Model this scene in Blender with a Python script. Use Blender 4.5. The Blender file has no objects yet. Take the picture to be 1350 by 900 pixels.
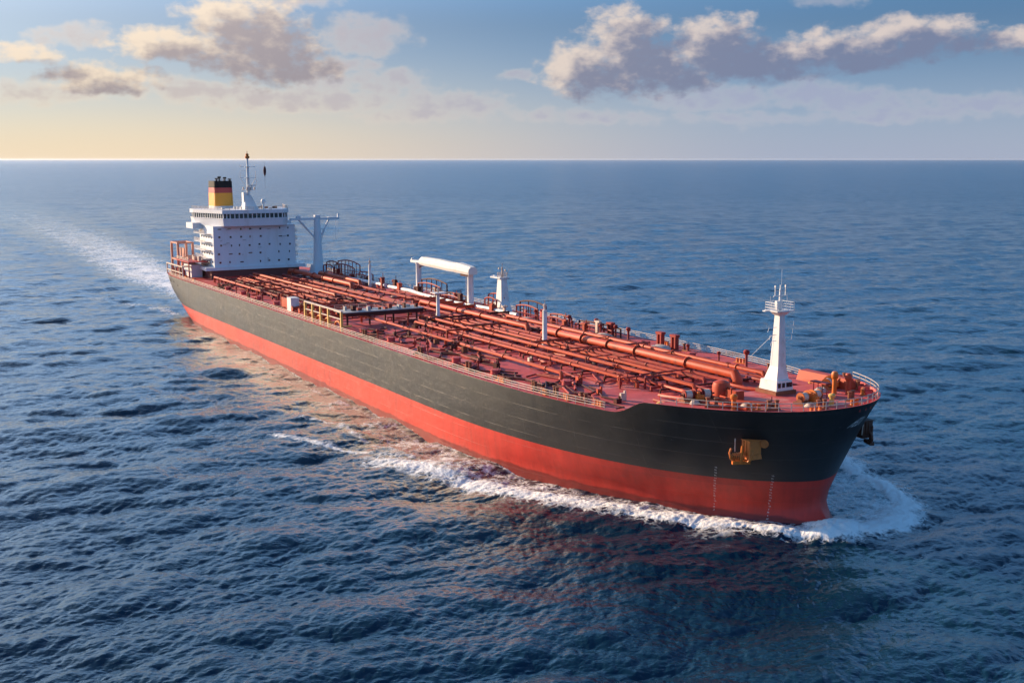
import bpy, math, random
import numpy as np
from mathutils import Vector, Matrix

# ------------------------------------------------------------------ camera, sky, sun
S = bpy.context.scene
COL = S.collection
R = math.radians
random.seed(7)
RNG = np.random.default_rng(11)

CAM_H = 52.0
cd = bpy.data.cameras.new("camera")
cd.sensor_width = 36.0
cd.lens = 40.0
cd.clip_start = 1.0
cd.clip_end = 600000.0
cam = bpy.data.objects.new("camera", cd)
COL.objects.link(cam)
cam.location = (0, 0, CAM_H)
cam.rotation_euler = (R(90) - math.atan2(240, 1500), 0, 0)
S.camera = cam

S.view_settings.view_transform = 'Standard'
S.view_settings.look = 'None'
S.view_settings.gamma = 1.0
S.view_settings.use_curve_mapping = False
S.view_settings.exposure = 0.78

SUN_AZ = -62.0      # degrees clockwise from +Y (negative = to the left)
SUN_EL = 17.0
sd = bpy.data.lights.new("sun", 'SUN')
sd.energy = 5.0
sd.angle = R(0.6)
sd.color = (1.0, 0.72, 0.45)
sun = bpy.data.objects.new("sun", sd)
COL.objects.link(sun)
a, e = R(SUN_AZ), R(SUN_EL)
SUN_DIR = Vector((math.sin(a) * math.cos(e), math.cos(a) * math.cos(e), math.sin(e)))
sun.rotation_euler = SUN_DIR.to_track_quat('Z', 'Y').to_euler()


class NT:
    """small helper for building node trees"""
    def __init__(s, tree):
        s.t = tree
        s.n = tree.nodes
        s.l = tree.links

    def add(s, kind, **kw):
        nd = s.n.new(kind)
        for k, v in kw.items():
            setattr(nd, k, v)
        return nd

    def put(s, sock, v):
        if isinstance(v, bpy.types.NodeSocket):
            s.l.new(v, sock)
        elif v is not None:
            if sock.type == 'RGBA' and not isinstance(v, (int, float)) and len(v) == 3:
                v = (*v, 1.0)
            sock.default_value = v

    def m(s, op, a, b=None, c=None, clamp=False):
        nd = s.add('ShaderNodeMath', operation=op, use_clamp=clamp)
        s.put(nd.inputs[0], a)
        s.put(nd.inputs[1], b)
        s.put(nd.inputs[2], c)
        return nd.outputs[0]

    def vm(s, op, a, b=None, c=None):
        nd = s.add('ShaderNodeVectorMath', operation=op)
        s.put(nd.inputs[0], a)
        if b is not None:
            s.put(nd.inputs[1], b)
        if c is not None:
            s.put(nd.inputs[2], c)
        return nd.outputs['Value'] if op in ('LENGTH', 'DOT_PRODUCT') else nd.outputs[0]

    def mix(s, f, a, b, blend='MIX'):
        nd = s.add('ShaderNodeMix', data_type='RGBA', blend_type=blend)
        nd.clamp_factor = True
        s.put(nd.inputs[0], f)
        s.put(nd.inputs[6], a)
        s.put(nd.inputs[7], b)
        return nd.outputs[2]

    def noise(s, vec, scale, detail=4.0, rough=0.55, dim='3D', dist=0.0):
        nd = s.add('ShaderNodeTexNoise', noise_dimensions=dim)
        s.put(nd.inputs['Vector'], vec)
        nd.inputs['Scale'].default_value = scale
        nd.inputs['Detail'].default_value = detail
        nd.inputs['Roughness'].default_value = rough
        nd.inputs['Distortion'].default_value = dist
        return nd.outputs['Fac']

    def step(s, v, lo, hi):
        nd = s.add('ShaderNodeMapRange', interpolation_type='SMOOTHSTEP')
        s.put(nd.inputs['Value'], v)
        nd.inputs['From Min'].default_value = lo
        nd.inputs['From Max'].default_value = hi
        return nd.outputs[0]

    def comb(s, x, y, z):
        nd = s.add('ShaderNodeCombineXYZ')
        s.put(nd.inputs[0], x)
        s.put(nd.inputs[1], y)
        s.put(nd.inputs[2], z)
        return nd.outputs[0]


# ---- world: Nishita sky with cumulus clouds placed by azimuth / elevation
W = bpy.data.worlds.new("World")
S.world = W
W.use_nodes = True
t = NT(W.node_tree)
W.node_tree.nodes.clear()
out = t.add('ShaderNodeOutputWorld')
bg = t.add('ShaderNodeBackground')
t.l.new(bg.outputs[0], out.inputs[0])
bg.inputs['Strength'].default_value = 0.122
tc = t.add('ShaderNodeTexCoord').outputs['Generated']
sep = t.add('ShaderNodeSeparateXYZ')
t.l.new(tc, sep.inputs[0])
dx, dy, dz = sep.outputs
sky = t.add('ShaderNodeTexSky')
sky.sky_type = 'NISHITA'
sky.sun_disc = False
sky.sun_elevation = R(SUN_EL)
sky.sun_rotation = R(SUN_AZ)
sky.air_density = 1.0
sky.dust_density = 1.2
sky.ozone_density = 1.5
# the blue of the upper sky comes down close to this horizon: sample the sky a little higher
hz = t.m('MULTIPLY', t.m('MAXIMUM', dz, 0.0), 3.0)
t.l.new(t.vm('NORMALIZE', t.comb(dx, dy, t.m('ADD', hz, 0.02))), sky.inputs['Vector'])
az = t.m('MULTIPLY', t.m('ARCTAN2', dx, dy), 180 / math.pi)
el = t.m('MULTIPLY', t.m('ARCSINE', dz), 180 / math.pi)
uv = t.comb(az, el, 0.0)

# (azimuth, elevation, half width, half height, weight), degrees
THICK = [(3.5, 4.3, 2.5, 1.45, 1.0), (5.5, 5.7, 2.2, 1.8, 1.0), (6.9, 4.3, 4.2, 1.4, 1.0), (9.8, 5.5, 2.3, 1.5, 1.0),
         (11.6, 4.6, 5.2, 1.15, 1.0), (15.6, 5.0, 5.2, 1.1, 1.0), (19.0, 5.6, 3.4, 1.0, 1.0), (23.2, 5.2, 1.9, 0.6, .9),
         (-13.0, 6.4, 3.2, 1.4, 1.0), (-12.0, 5.0, 3.2, 1.6, 1.0), (-16.2, 5.3, 3.2, 0.95, 1.0), (-10.6, 4.3, 2.6, .8, .9),
         (-19.4, 3.7, 2.9, 0.8, 1.0), (-22.8, 4.7, 1.9, 0.5, .8)]
THIN = [(-7.2, 5.9, 2.3, .95, .9), (-8.0, 4.5, 1.5, .5, .8), (-19.9, 5.6, 1.7, .6, .8), (-21.8, 5.5, .9, .35, .7),
        (-14.5, 3.2, 4.0, .6, .9), (-10.4, 2.8, 5.0, .7, .95), (-6.2, 3.6, 2.4, .7, .8), (-3.0, 2.7, 3.0, .75, .85),
        (-4.8, 2.1, 3.2, .45, .7), (.2, 4.0, 1.1, .3, .7), (9.8, 2.9, 3.8, .6, .85), (14.2, 3.1, 3.0, .65, .85), (16.8, 2.7, 3.2, .65, .85),
        (18.4, 2.0, 4.5, .4, .7), (22.2, 2.5, 2.6, .55, .85), (3.7, 2.1, 4.6, .4, .6), (11.0, 1.9, 3.2, .35, .6),
        (15.2, 7.5, 1.8, .45, .7), (-21.5, 3.0, 3.2, .5, .7), (-10.5, 7.5, 2.2, .5, .8), (-9.5, 3.7, 1.6, .6, .8)]


def blobs(vec, lst):
    r = None
    for (u, v, w_, h_, k) in lst:
        q = t.vm('MULTIPLY_ADD', vec, (1 / w_, 1 / h_, 0), (-u / w_, -v / h_, 0))
        d = t.m('MULTIPLY_ADD', t.vm('DOT_PRODUCT', q, q), -k, k)
        r = d if r is None else t.m('SMOOTH_MAX', r, d, 0.25)
    return r


def cloud_field(vec, lst, amp):
    w1 = t.noise(vec, 0.55, 3.0, 0.5)
    wv = t.comb(t.m('MULTIPLY_ADD', w1, 1.6, -0.8), t.m('MULTIPLY_ADD', t.noise(t.vm('ADD', vec, (31.0, 7.0, 0)), 0.6, 3.0, .5), 1.0, -0.5), 0.0)
    b = blobs(t.vm('ADD', vec, wv), lst)
    f = t.noise(t.vm('MULTIPLY', vec, (1.0, 1.5, 1.0)), 1.0, 9.0, 0.56)
    return t.m('MULTIPLY_ADD', t.m('SUBTRACT', f, 0.5), amp, t.m('MAXIMUM', b, -1.2))


d0 = cloud_field(uv, THICK, 2.7)
d1 = cloud_field(t.vm('ADD', uv, (-1.0, 0.8, 0)), THICK, 2.7)
th0 = cloud_field(uv, THIN, 2.6)
cover = t.step(d0, -0.25, 0.85)
shade = t.step(t.m('ADD', d1, t.m('MULTIPLY', t.step(az, 4.0, 14.0), .35)), -0.55, 0.95)
warm = t.step(az, 16.0, -22.0)
# sky tint, brightness added above the view, then horizon haze
skyc = t.mix(1.0, sky.outputs[0], (0.54, 0.91, 1.12), 'MULTIPLY')
boost = t.m('MULTIPLY_ADD', t.step(el, 6.0, 16.0), t.m('MULTIPLY_ADD', t.step(el, 22.0, 52.0), -1.75, 2.05), 0.50)  # sky band above the view is brightened to light the water
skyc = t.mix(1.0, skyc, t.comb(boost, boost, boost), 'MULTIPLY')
e4 = t.m('MULTIPLY', t.m('MAXIMUM', el, 0.0), 1 / 4.3)
low = t.m('POWER', 2.718, t.m('MULTIPLY', t.m('POWER', e4, 1.7), -1.0))
hor = t.mix(warm, (1.85, 2.08, 2.72), (4.35, 3.45, 2.45))
base = t.mix(t.m('MULTIPLY', low, 0.95), skyc, hor)
lit_c = t.mix(warm, (3.43, 2.95, 2.76), (4.1, 3.4, 2.65))
dark_c = t.mix(warm, (0.92, 1.1, 1.7), (1.75, 1.5, 1.55))
c_thick = t.mix(shade, lit_c, dark_c)
thin_c = t.mix(t.step(th0, 0.1, 1.0), t.mix(warm, (2.7, 2.62, 2.85), (4.10, 3.33, 2.57)), t.mix(warm, (1.90, 2.00, 2.67), (2.86, 2.38, 2.19)))
c = t.mix(t.m('MULTIPLY', t.step(th0, -0.5, 1.2), 0.72), base, thin_c)
c = t.mix(t.m('MULTIPLY', cover, 0.95), c, c_thick)
# extra glow added round the low sun at left, brightens sea and hull
gu = t.m('MULTIPLY', t.m('ADD', az, 62.0), 1 / 36.0)
glow = t.m('POWER', 2.718, t.m('MULTIPLY', t.m('ADD', t.m('MULTIPLY', gu, gu), t.m('MULTIPLY', t.m('MAXIMUM', el, 0.0), 1 / 18.0)), -1.0))
glow = t.m('MULTIPLY', glow, t.step(el, 2.0, 14.0))
nd = t.add('ShaderNodeMix', data_type='RGBA', blend_type='ADD')
nd.clamp_factor = False
t.put(nd.inputs[0], glow)
t.put(nd.inputs[6], c)
t.put(nd.inputs[7], (16.0, 12.8, 9.8))
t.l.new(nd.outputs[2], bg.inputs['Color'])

# ------------------------------------------------------------------ materials
MATS = {}


def mat(name, col, rough=0.5, var=0.25, scale=0.6, dirt=None, dirt_amt=0.0, metal=0.0, spec=0.5, bump=0.0, dirt_scale=0.25, stretch=(1, 1, 1), stain=False):
    m = bpy.data.materials.new(name)
    m.use_nodes = True
    q = NT(m.node_tree)
    p = q.n['Principled BSDF']
    ob = q.add('ShaderNodeTexCoord').outputs['Object']
    ob = q.vm('MULTIPLY', ob, stretch)
    n = q.noise(ob, scale, 6.0, 0.6)
    k = q.m('MULTIPLY_ADD', n, 2 * var, 1 - var)
    c = q.mix(1.0, col, q.comb(k, k, k), 'MULTIPLY')
    if dirt:
        d = q.step(q.noise(q.vm('ADD', ob, (13, 5, 2)), dirt_scale, 8.0, 0.65), 0.50, 0.72)
        c = q.mix(q.m('MULTIPLY', d, dirt_amt), c, dirt)
    if stain:    # worn, chalky and oily patches
        w1 = q.step(q.noise(q.vm('ADD', ob, (7, 31, 0)), .11, 9.0, .7, dist=.6), .52, .66)
        c = q.mix(q.m('MULTIPLY', w1, .75), c, (.56, .24, .22))
        w2 = q.step(q.noise(q.vm('ADD', ob, (71, 3, 0)), .3, 9.0, .72), .58, .7)
        c = q.mix(q.m('MULTIPLY', w2, .75), c, (.07, .014, .012))
    q.l.new(c, p.inputs['Base Color'])
    p.inputs['Roughness'].default_value = rough
    p.inputs['Metallic'].default_value = metal
    p.inputs['Specular IOR Level'].default_value = spec
    if bump:
        b = q.add('ShaderNodeBump')
        b.inputs['Strength'].default_value = bump
        b.inputs['Distance'].default_value = 0.05
        q.l.new(q.noise(ob, scale * 4, 4.0), b.inputs['Height'])
        q.l.new(b.outputs[0], p.inputs['Normal'])
    MATS[name] = m
    return m


def hull_mat(name, col, rough, dirt, spec, seam=0.35):
    """ship plating: faint weld seams, streaks and scuffs"""
    m = bpy.data.materials.new(name)
    m.use_nodes = True
    q = NT(m.node_tree)
    p = q.n['Principled BSDF']
    ob = q.add('ShaderNodeTexCoord').outputs['Object']
    sx = q.add('ShaderNodeSeparateXYZ')
    q.l.new(ob, sx.inputs[0])
    x, y, z = sx.outputs
    streak = q.noise(q.vm('MULTIPLY', ob, (0.55, 0.55, 0.05)), 1.0, 6.0, 0.65)
    patch = q.noise(q.vm('MULTIPLY', ob, (0.05, 0.05, 0.16)), 1.0, 6.0, 0.6)
    plate = q.add('ShaderNodeTexWhiteNoise', noise_dimensions='2D')
    q.l.new(q.comb(q.m('FLOOR', q.m('DIVIDE', x, 12.0)), q.m('FLOOR', q.m('DIVIDE', z, 2.35)), 0.0), plate.inputs['Vector'])
    k = q.m('ADD', q.m('MULTIPLY_ADD', streak, 0.9, 0.4), q.m('MULTIPLY_ADD', patch, 0.6, -0.25))
    k = q.m('MULTIPLY_ADD', plate.outputs['Value'], 0.10, k)
    c = q.mix(1.0, col, q.comb(k, k, k), 'MULTIPLY')
    sc = q.step(q.noise(q.vm('MULTIPLY', ob, (0.35, 0.35, 1.6)), 1.0, 9.0, 0.72), 0.60, 0.75)
    c = q.mix(q.m('MULTIPLY', sc, 0.35), c, dirt)
    # weld seams
    fz = q.m('ABSOLUTE', q.m('SUBTRACT', q.m('FRACT', q.m('DIVIDE', z, 2.35)), 0.5))
    fx = q.m('ABSOLUTE', q.m('SUBTRACT', q.m('FRACT', q.m('DIVIDE', x, 12.0)), 0.5))
    s1 = q.step(fz, 0.47, 0.5)
    s2 = q.step(fx, 0.494, 0.5)
    sm = q.m('MAXIMUM', s1, q.m('MULTIPLY', s2, 0.7))
    sm = q.m('MULTIPLY', sm, q.step(q.noise(q.vm('MULTIPLY', ob, (0.15, 0.15, 0.7)), 1.0, 3.0), 0.35, 0.6))
    c = q.mix(q.m('MULTIPLY', sm, seam), c, dirt)
    # rust weeping down from the deck edge and thin scrape marks
    rs = q.step(q.noise(q.vm('MULTIPLY', ob, (0.9, 0.9, 0.035)), 1.0, 6.0, 0.7), 0.60, 0.78)
    rs = q.m('MULTIPLY', rs, q.step(q.noise(q.vm('MULTIPLY', ob, (0.12, 0.12, 0.16)), 1.0, 4.0), 0.42, 0.68))
    c = q.mix(q.m('MULTIPLY', rs, 0.85), c, (0.16, 0.075, 0.04) if seam > .29 else (0.24, 0.03, 0.02))
    sp_ = q.step(q.noise(q.vm('MULTIPLY', ob, (0.5, 0.5, 2.4)), 1.0, 10.0, 0.75), 0.665, 0.71)
    sp_ = q.m('MULTIPLY', sp_, q.step(q.noise(q.vm('MULTIPLY', ob, (0.06, 0.06, 0.2)), 1.0, 3.0), 0.45, 0.62))
    c = q.mix(q.m('MULTIPLY', sp_, 0.7), c, (0.34, 0.31, 0.29) if seam > .29 else (0.5, 0.25, 0.2))
    if seam < .29:    # dark growth line just above the water
        hgt = q.m('ADD', q.m('MULTIPLY_ADD', x, 0.008, z), q.m('MULTIPLY_ADD', q.noise(q.vm('MULTIPLY', ob, (0.25, 0.25, 0.9)), 1.0, 6.0, .6), 1.4, -0.7))
        c = q.mix(q.m('MULTIPLY', q.step(hgt, 1.45, 1.0), 0.72), c, (0.11, 0.014, 0.012))
    q.l.new(c, p.inputs['Base Color'])
    q.put(p.inputs['Roughness'], q.m('ADD', q.m('MULTIPLY', sm, .12), q.m('MULTIPLY_ADD', streak, 0.26, q.m('MULTIPLY_ADD', patch, 0.30, rough - 0.28))))
    p.inputs['Specular IOR Level'].default_value = spec
    b = q.add('ShaderNodeBump')
    b.inputs['Strength'].default_value = 0.6
    b.inputs['Distance'].default_value = 0.07
    wav = q.noise(q.vm('MULTIPLY', ob, (0.30, 0.30, 0.42)), 1.0, 2.0)
    q.l.new(q.m('ADD', q.m('MULTIPLY', sm, 0.5), q.m('MULTIPLY', wav, 2.0)), b.inputs['Height'])
    q.l.new(b.outputs[0], p.inputs['Normal'])
    MATS[name] = m
    return m


hull_mat('black_hull_paint', (0.017, 0.016, 0.0155), 0.46, (0.10, 0.088, 0.078), 0.54, .32)
hull_mat('red_hull_paint', (0.56, 0.038, 0.023), 0.5, (0.30, 0.12, 0.09), 0.4, 0.25)
mat('deck_paint', (0.47, 0.072, 0.066), 0.65, 0.45, 0.35, (0.34, 0.014, 0.016), 0.8, bump=0.1, dirt_scale=0.045, spec=.3, stain=True)
mat('pipe_orange', (0.43, 0.055, 0.018), 0.55, 0.4, 0.5, (0.15, 0.03, 0.015), 0.75, dirt_scale=0.4, spec=.35)
mat('pipe_red', (0.30, 0.032, 0.022), 0.6, 0.45, 0.5, (0.07, 0.016, 0.012), 0.7, dirt_scale=0.4, spec=.3)
mat('pipe_dark', (0.07, 0.012, 0.010), 0.65, 0.5, 0.5, spec=.25)
mat('white_paint', (0.66, 0.66, 0.65), 0.5, 0.10, 0.5, (0.42, 0.32, 0.24), 0.4, dirt_scale=0.4)
mat('house_white', (0.64, 0.66, 0.69), 0.5, 0.08, 0.3, (0.44, 0.36, 0.30), 0.35, dirt_scale=0.3, stretch=(1, 1, 0.25))
mat('cream_rail', (0.55, 0.44, 0.36), 0.55, 0.3, 0.6, (0.30, 0.10, 0.05), 0.6, dirt_scale=0.8)
mat('yellow_paint', (0.62, 0.38, 0.09), 0.5, 0.25, 0.8, (0.30, 0.10, 0.04), 0.4)
mat('orange_paint', (0.60, 0.15, 0.015), 0.5, 0.25, 0.8, (0.25, 0.06, 0.02), 0.5)
mat('rust', (0.22, 0.07, 0.03), 0.8, 0.4, 1.0, (0.08, 0.03, 0.02), 0.6, bump=0.3)
mat('anchor_steel', (0.10, 0.035, 0.02), 0.7, 0.5, 1.0, (0.2, 0.07, 0.03), 0.5, bump=0.3)
mat('anchor_rust', (0.66, 0.17, 0.03), 0.75, 0.45, 1.2, (0.24, 0.05, 0.015), 0.6, bump=0.3)
mat('tier_pink', (0.48, 0.20, 0.14), 0.6, 0.3, 0.5, (0.4, 0.3, 0.25), 0.4)
mat('tier_red', (0.16, 0.03, 0.024), 0.6, 0.3, 0.5)
mat('grey_deck', (0.36, 0.36, 0.36), 0.6, 0.25, 0.5, (0.25, 0.12, 0.08), 0.4)
mat('dark_glass', (0.012, 0.016, 0.022), 0.08, 0.1, 1.0, spec=0.8)
mat('black_paint', (0.010, 0.010, 0.012), 0.6, 0.2, 1.0, spec=.15)
mat('funnel_red', (0.42, 0.035, 0.03), 0.4, 0.08, 1.0)
mat('funnel_yellow', (0.76, 0.29, 0.012), 0.4, 0.08, 1.0)
mat('canvas_white', (0.62, 0.61, 0.58), 0.7, 0.08, 0.6, (0.5, 0.4, 0.3), 0.35, dirt_scale=0.3)
mat('mark_white', (0.62, 0.60, 0.58), 0.6, 0.4, 2.0)
mat('flag_cloth', (0.06, 0.012, 0.016), 0.8, 0.2, 2.0)


# ------------------------------------------------------------------ mesh helpers
class MB:
    def __init__(s):
        s.v = []
        s.f = []

    def add(s, vs, fs):
        o = len(s.v)
        s.v.extend([tuple(p) for p in vs])
        s.f.extend([tuple(i + o for i in f) for f in fs])
        return s

    def box(s, c, d, rot=0.0, taper=1.0, bev=0.0):
        cx, cy, cz = c
        hx, hy, hz = d[0] / 2, d[1] / 2, d[2] / 2
        cr, sr = math.cos(rot), math.sin(rot)
        vs = []
        if bev <= 0:
            for z, k in ((-hz, 1.0), (hz, taper)):
                for x, y in ((-hx, -hy), (hx, -hy), (hx, hy), (-hx, hy)):
                    x *= k
                    y *= k
                    vs.append((cx + x * cr - y * sr, cy + x * sr + y * cr, cz + z))
            return s.add(vs, [(0, 3, 2, 1), (4, 5, 6, 7), (0, 1, 5, 4), (1, 2, 6, 5), (2, 3, 7, 6), (3, 0, 4, 7)])
        ring = []
        for sx, sy, st in ((-1, -1, 180), (1, -1, 270), (1, 1, 0), (-1, 1, 90)):
            for j in range(4):
                an = R(st + 30 * j)
                ring.append((sx * (hx - bev) + bev * math.cos(an), sy * (hy - bev) + bev * math.sin(an)))
        n = len(ring)
        for z, k in ((-hz, 1.0), (hz, taper)):
            for x, y in ring:
                x *= k
                y *= k
                vs.append((cx + x * cr - y * sr, cy + x * sr + y * cr, cz + z))
        fs = [tuple(range(n))[::-1], tuple(range(n, 2 * n))]
        for i in range(n):
            j = (i + 1) % n
            fs.append((i, j, n + j, n + i))
        return s.add(vs, fs)

    def tube(s, p0, p1, r0, r1=None, n=8, caps=True):
        r1 = r0 if r1 is None else r1
        p0 = Vector(p0)
        p1 = Vector(p1)
        d = (p1 - p0).normalized()
        u = d.orthogonal().normalized()
        w = d.cross(u)
        vs = []
        for p, r in ((p0, r0), (p1, r1)):
            for i in range(n):
                an = 2 * math.pi * i / n
                vs.append(p + u * (r * math.cos(an)) + w * (r * math.sin(an)))
        fs = [(i, (i + 1) % n, n + (i + 1) % n, n + i) for i in range(n)]
        if caps:
            fs += [tuple(range(n))[::-1], tuple(range(n, 2 * n))]
        return s.add(vs, fs)

    def path(s, pts, r, n=8):
        """a swept pipe along a polyline, mitred joints"""
        P = [Vector(p) for p in pts]
        vs = []
        u = None
        for i, p in enumerate(P):
            a_ = (P[i] - P[i - 1]).normalized() if i else (P[1] - P[0]).normalized()
            b_ = (P[i + 1] - P[i]).normalized() if i < len(P) - 1 else a_
            d = (a_ + b_).normalized()
            if u is None:
                u = d.orthogonal().normalized()
            u = (u - d * u.dot(d)).normalized()
            w = d.cross(u)
            for k in range(n):
                an = 2 * math.pi * k / n
                vs.append(p + u * (r * math.cos(an)) + w * (r * math.sin(an)))
        fs = []
        for i in range(len(P) - 1):
            for k in range(n):
                j = (k + 1) % n
                fs.append((i * n + k, i * n + j, (i + 1) * n + j, (i + 1) * n + k))
        fs += [tuple(range(n))[::-1], tuple(range((len(P) - 1) * n, len(P) * n))]
        return s.add(vs, fs)

    def lathe(s, c, prof, n=12):
        vs = []
        for r, z in prof:
            for i in range(n):
                an = 2 * math.pi * i / n
                vs.append((c[0] + r * math.cos(an), c[1] + r * math.sin(an), c[2] + z))
        fs = []
        for k in range(len(prof) - 1):
            for i in range(n):
                j = (i + 1) % n
                fs.append((k * n + i, k * n + j, (k + 1) * n + j, (k + 1) * n + i))
        fs += [tuple(range(n))[::-1], tuple(range((len(prof) - 1) * n, len(prof) * n))]
        return s.add(vs, fs)

    def prism(s, poly, z0, z1, top=None):
        n = len(poly)
        top = top or poly
        vs = [(x, y, z0) for x, y in poly] + [(x, y, z1) for x, y in top]
        fs = [tuple(range(n))[::-1], tuple(range(n, 2 * n))]
        for i in range(n):
            j = (i + 1) % n
            fs.append((i, j, n + j, n + i))
        return s.add(vs, fs)

    def grid(s, rows, flip=False, close=False):
        nr, nc = len(rows), len(rows[0])
        vs = [p for r in rows for p in r]
        fs = []
        for i in range(nr - 1):
            for k in range(nc if close else nc - 1):
                j = (k + 1) % nc
                f = (i * nc + k, i * nc + j, (i + 1) * nc + j, (i + 1) * nc + k)
                fs.append(f[::-1] if flip else f)
        return s.add(vs, fs)


def part(name, mb, m, parent, smooth=False, label=None, loc=None):
    me = bpy.data.meshes.new(name)
    me.from_pydata(mb.v, [], mb.f)
    me.materials.append(MATS[m])
    if smooth:
        me.polygons.foreach_set('use_smooth', [True] * len(me.polygons))
        try:
            me.set_sharp_from_angle(angle=R(40))
        except Exception:
            pass
    me.update()
    o = bpy.data.objects.new(name, me)
    COL.objects.link(o)
    o.parent = parent
    if loc:
        o.location = loc
    if label:
        o['label'] = label
    return o


def dup(o, loc, parent, rotz=0.0, scale=1.0):
    c_ = o.copy()
    COL.objects.link(c_)
    c_.parent = parent
    c_.location = loc
    c_.rotation_euler = (0, 0, rotz)
    c_.scale = (scale, scale, scale)
    return c_


# thin sea haze: one closed box round camera, ship and water
hm = bpy.data.materials.new('haze')
hm.use_nodes = True
hm.node_tree.nodes.clear()
_o = hm.node_tree.nodes.new('ShaderNodeOutputMaterial')
_v = hm.node_tree.nodes.new('ShaderNodeVolumePrincipled')
_v.inputs['Color'].default_value = (0.80, 0.86, 0.95, 1)
_v.inputs['Density'].default_value = 0.9e-5
_v.inputs['Anisotropy'].default_value = 0.5
hm.node_tree.links.new(_v.outputs[0], _o.inputs['Volume'])
MATS['haze'] = hm
haze = part('haze', MB().box((0, 0, 30.5), (200000, 200000, 75)), 'haze', None)
haze['kind'] = 'stuff'
haze['label'] = "thin pale sea haze towards the horizon"

# ------------------------------------------------------------------ the ship
# local frame: x forward, y to port, z up, origin on the waterline amidships
YAW = R(-60.2)
TRIM = math.atan(0.008)
fw = Vector((math.cos(YAW) * math.cos(TRIM), math.sin(YAW) * math.cos(TRIM), math.sin(TRIM)))
pt = Vector((-math.sin(YAW), math.cos(YAW), 0))
up = fw.cross(pt)
SHIP_O = Vector((-19.552, 265.984, 0.0)) + pt * 1.3
ship = bpy.data.objects.new("oil_tanker", None)
COL.objects.link(ship)
ship.matrix_world = Matrix(((fw.x, pt.x, up.x, SHIP_O.x), (fw.y, pt.y, up.y, SHIP_O.y), (fw.z, pt.z, up.z, SHIP_O.z), (0, 0, 0, 1)))
ship['label'] = "long black oil tanker with red lower hull and red piped deck, under way"
ship['category'] = "ship"

HB = 26.3
XF, XA = 50.0, -105.0
DECK = 14.2
PAINT = 5.8
ZT = [-6, -2, -1, 0.3, 1.5, 3, 5.8, 10, 14.2, 17.1]
T_TIP = [128.5, 129.8, 129.0, 127.3, 126.2, 125.7, 126.0, 127.1, 128.7, 130.2]
T_NF = [2.0, 2.1, 2.15, 2.2, 2.25, 2.35, 2.5, 2.7, 2.9, 3.0]
T_MF = [1.15, 1.15, 1.17, 1.22, 1.3, 1.45, 1.68, 1.95, 2.15, 2.27]
T_AFT = [-150, -158, -160, -163, -165, -167, -170, -172, -173, -173.2]
T_NA = [2.0, 2.1, 2.2, 2.4, 2.6, 2.9, 3.5, 5, 6, 6]
T_MA = [1.1, 1.2, 1.3, 1.45, 1.6, 1.9, 2.5, 4, 5, 5]


def hull_par(z):
    return [float(np.interp(z, ZT, T)) for T in (T_TIP, T_NF, T_MF, T_AFT, T_NA, T_MA)]


def half_breadth(x, z):
    tip, nf, mf, aft, na, ma = hull_par(z)
    if x > XF:
        k = min(1.0, (x - XF) / (tip - XF))
        return HB * max(0.0, 1 - k ** nf) ** (1 / mf)
    if x < XA:
        k = min(1.0, (XA - x) / (XA - aft))
        return HB * max(0.0, 1 - k ** na) ** (1 / ma)
    return HB


NA_, NM_, NF_ = 40, 36, 110


def outline(z_of):
    """starboard outline from stern to stem; z_of may be a number or a list per column"""
    P = []
    zs = z_of if isinstance(z_of, list) else [z_of] * (NA_ + NM_ + NF_ + 1)
    for k in range(NA_ + NM_ + NF_ + 1):
        z = zs[k]
        tip, nf, mf, aft, na, ma = hull_par(z)
        if k < NA_:
            th = math.pi / 2 * (1 - k / NA_)
            x = XA - (XA - aft) * math.sin(th) ** (2 / na)
            y = HB * max(math.cos(th), 0) ** (2 / ma)
        elif k <= NA_ + NM_:
            x = XA + (XF - XA) * (k - NA_) / NM_
            y = HB
        else:
            th = math.pi / 2 * (k - NA_ - NM_) / NF_
            x = XF + (tip - XF) * math.sin(th) ** (2 / nf)
            y = HB * max(math.cos(th), 0) ** (2 / mf)
        P.append((x, -y, z))
    P[0] = (P[0][0], 0.0, P[0][2])
    P[-1] = (P[-1][0], 0.0, P[-1][2])
    return P


def top_z(x):
    if x < 104.3:
        return DECK
    if x < 109.6:
        k = (x - 104.3) / 5.3
        k = k * k * (3 - 2 * k)
        k = 0.35 * k + 0.65 * k * k
        return DECK + 2.35 * k
    k = (x - 109.6) / 19.6
    return DECK + 2.35 + 0.55 * min(1, k)


EDGE0 = outline(DECK)
TOPZ = [top_z(p[0]) for p in EDGE0]
EDGE = outline(TOPZ)


def mirror_rows(rows):
    res = []
    for r in rows:
        res.append(r + [(x, -y, z) for (x, y, z) in r[-2:0:-1]])
    return res


rows = [outline([PAINT + (zt - PAINT) * i / 9 for zt in TOPZ]) for i in range(10)]
part('upper_hull', MB().grid(mirror_rows(rows), close=True), 'black_hull_paint', ship, True, "black upper hull, grey with glancing light towards the stern")
rows = [outline(z) for z in (-6, -4, -3, -2, -1.5, -1, -.5, 0, .5, 1, 1.5, 2.2, 3, 4, 5, PAINT)]
part('lower_hull', MB().grid(mirror_rows(rows), close=True), 'red_hull_paint', ship, True, "red lower hull below the black paint")
# main deck
m1 = MB()
left = [(p[0], p[1] * 0.999, DECK - 0.02) for p in EDGE0]
fr = [0, .1, .25, .5, .75, .9, 1]
m1.grid([[(x, y + (-2 * y) * f_, z) for f_ in fr] for (x, y, z) in left], flip=True)
part('main_deck', m1, 'deck_paint', ship)
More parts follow.
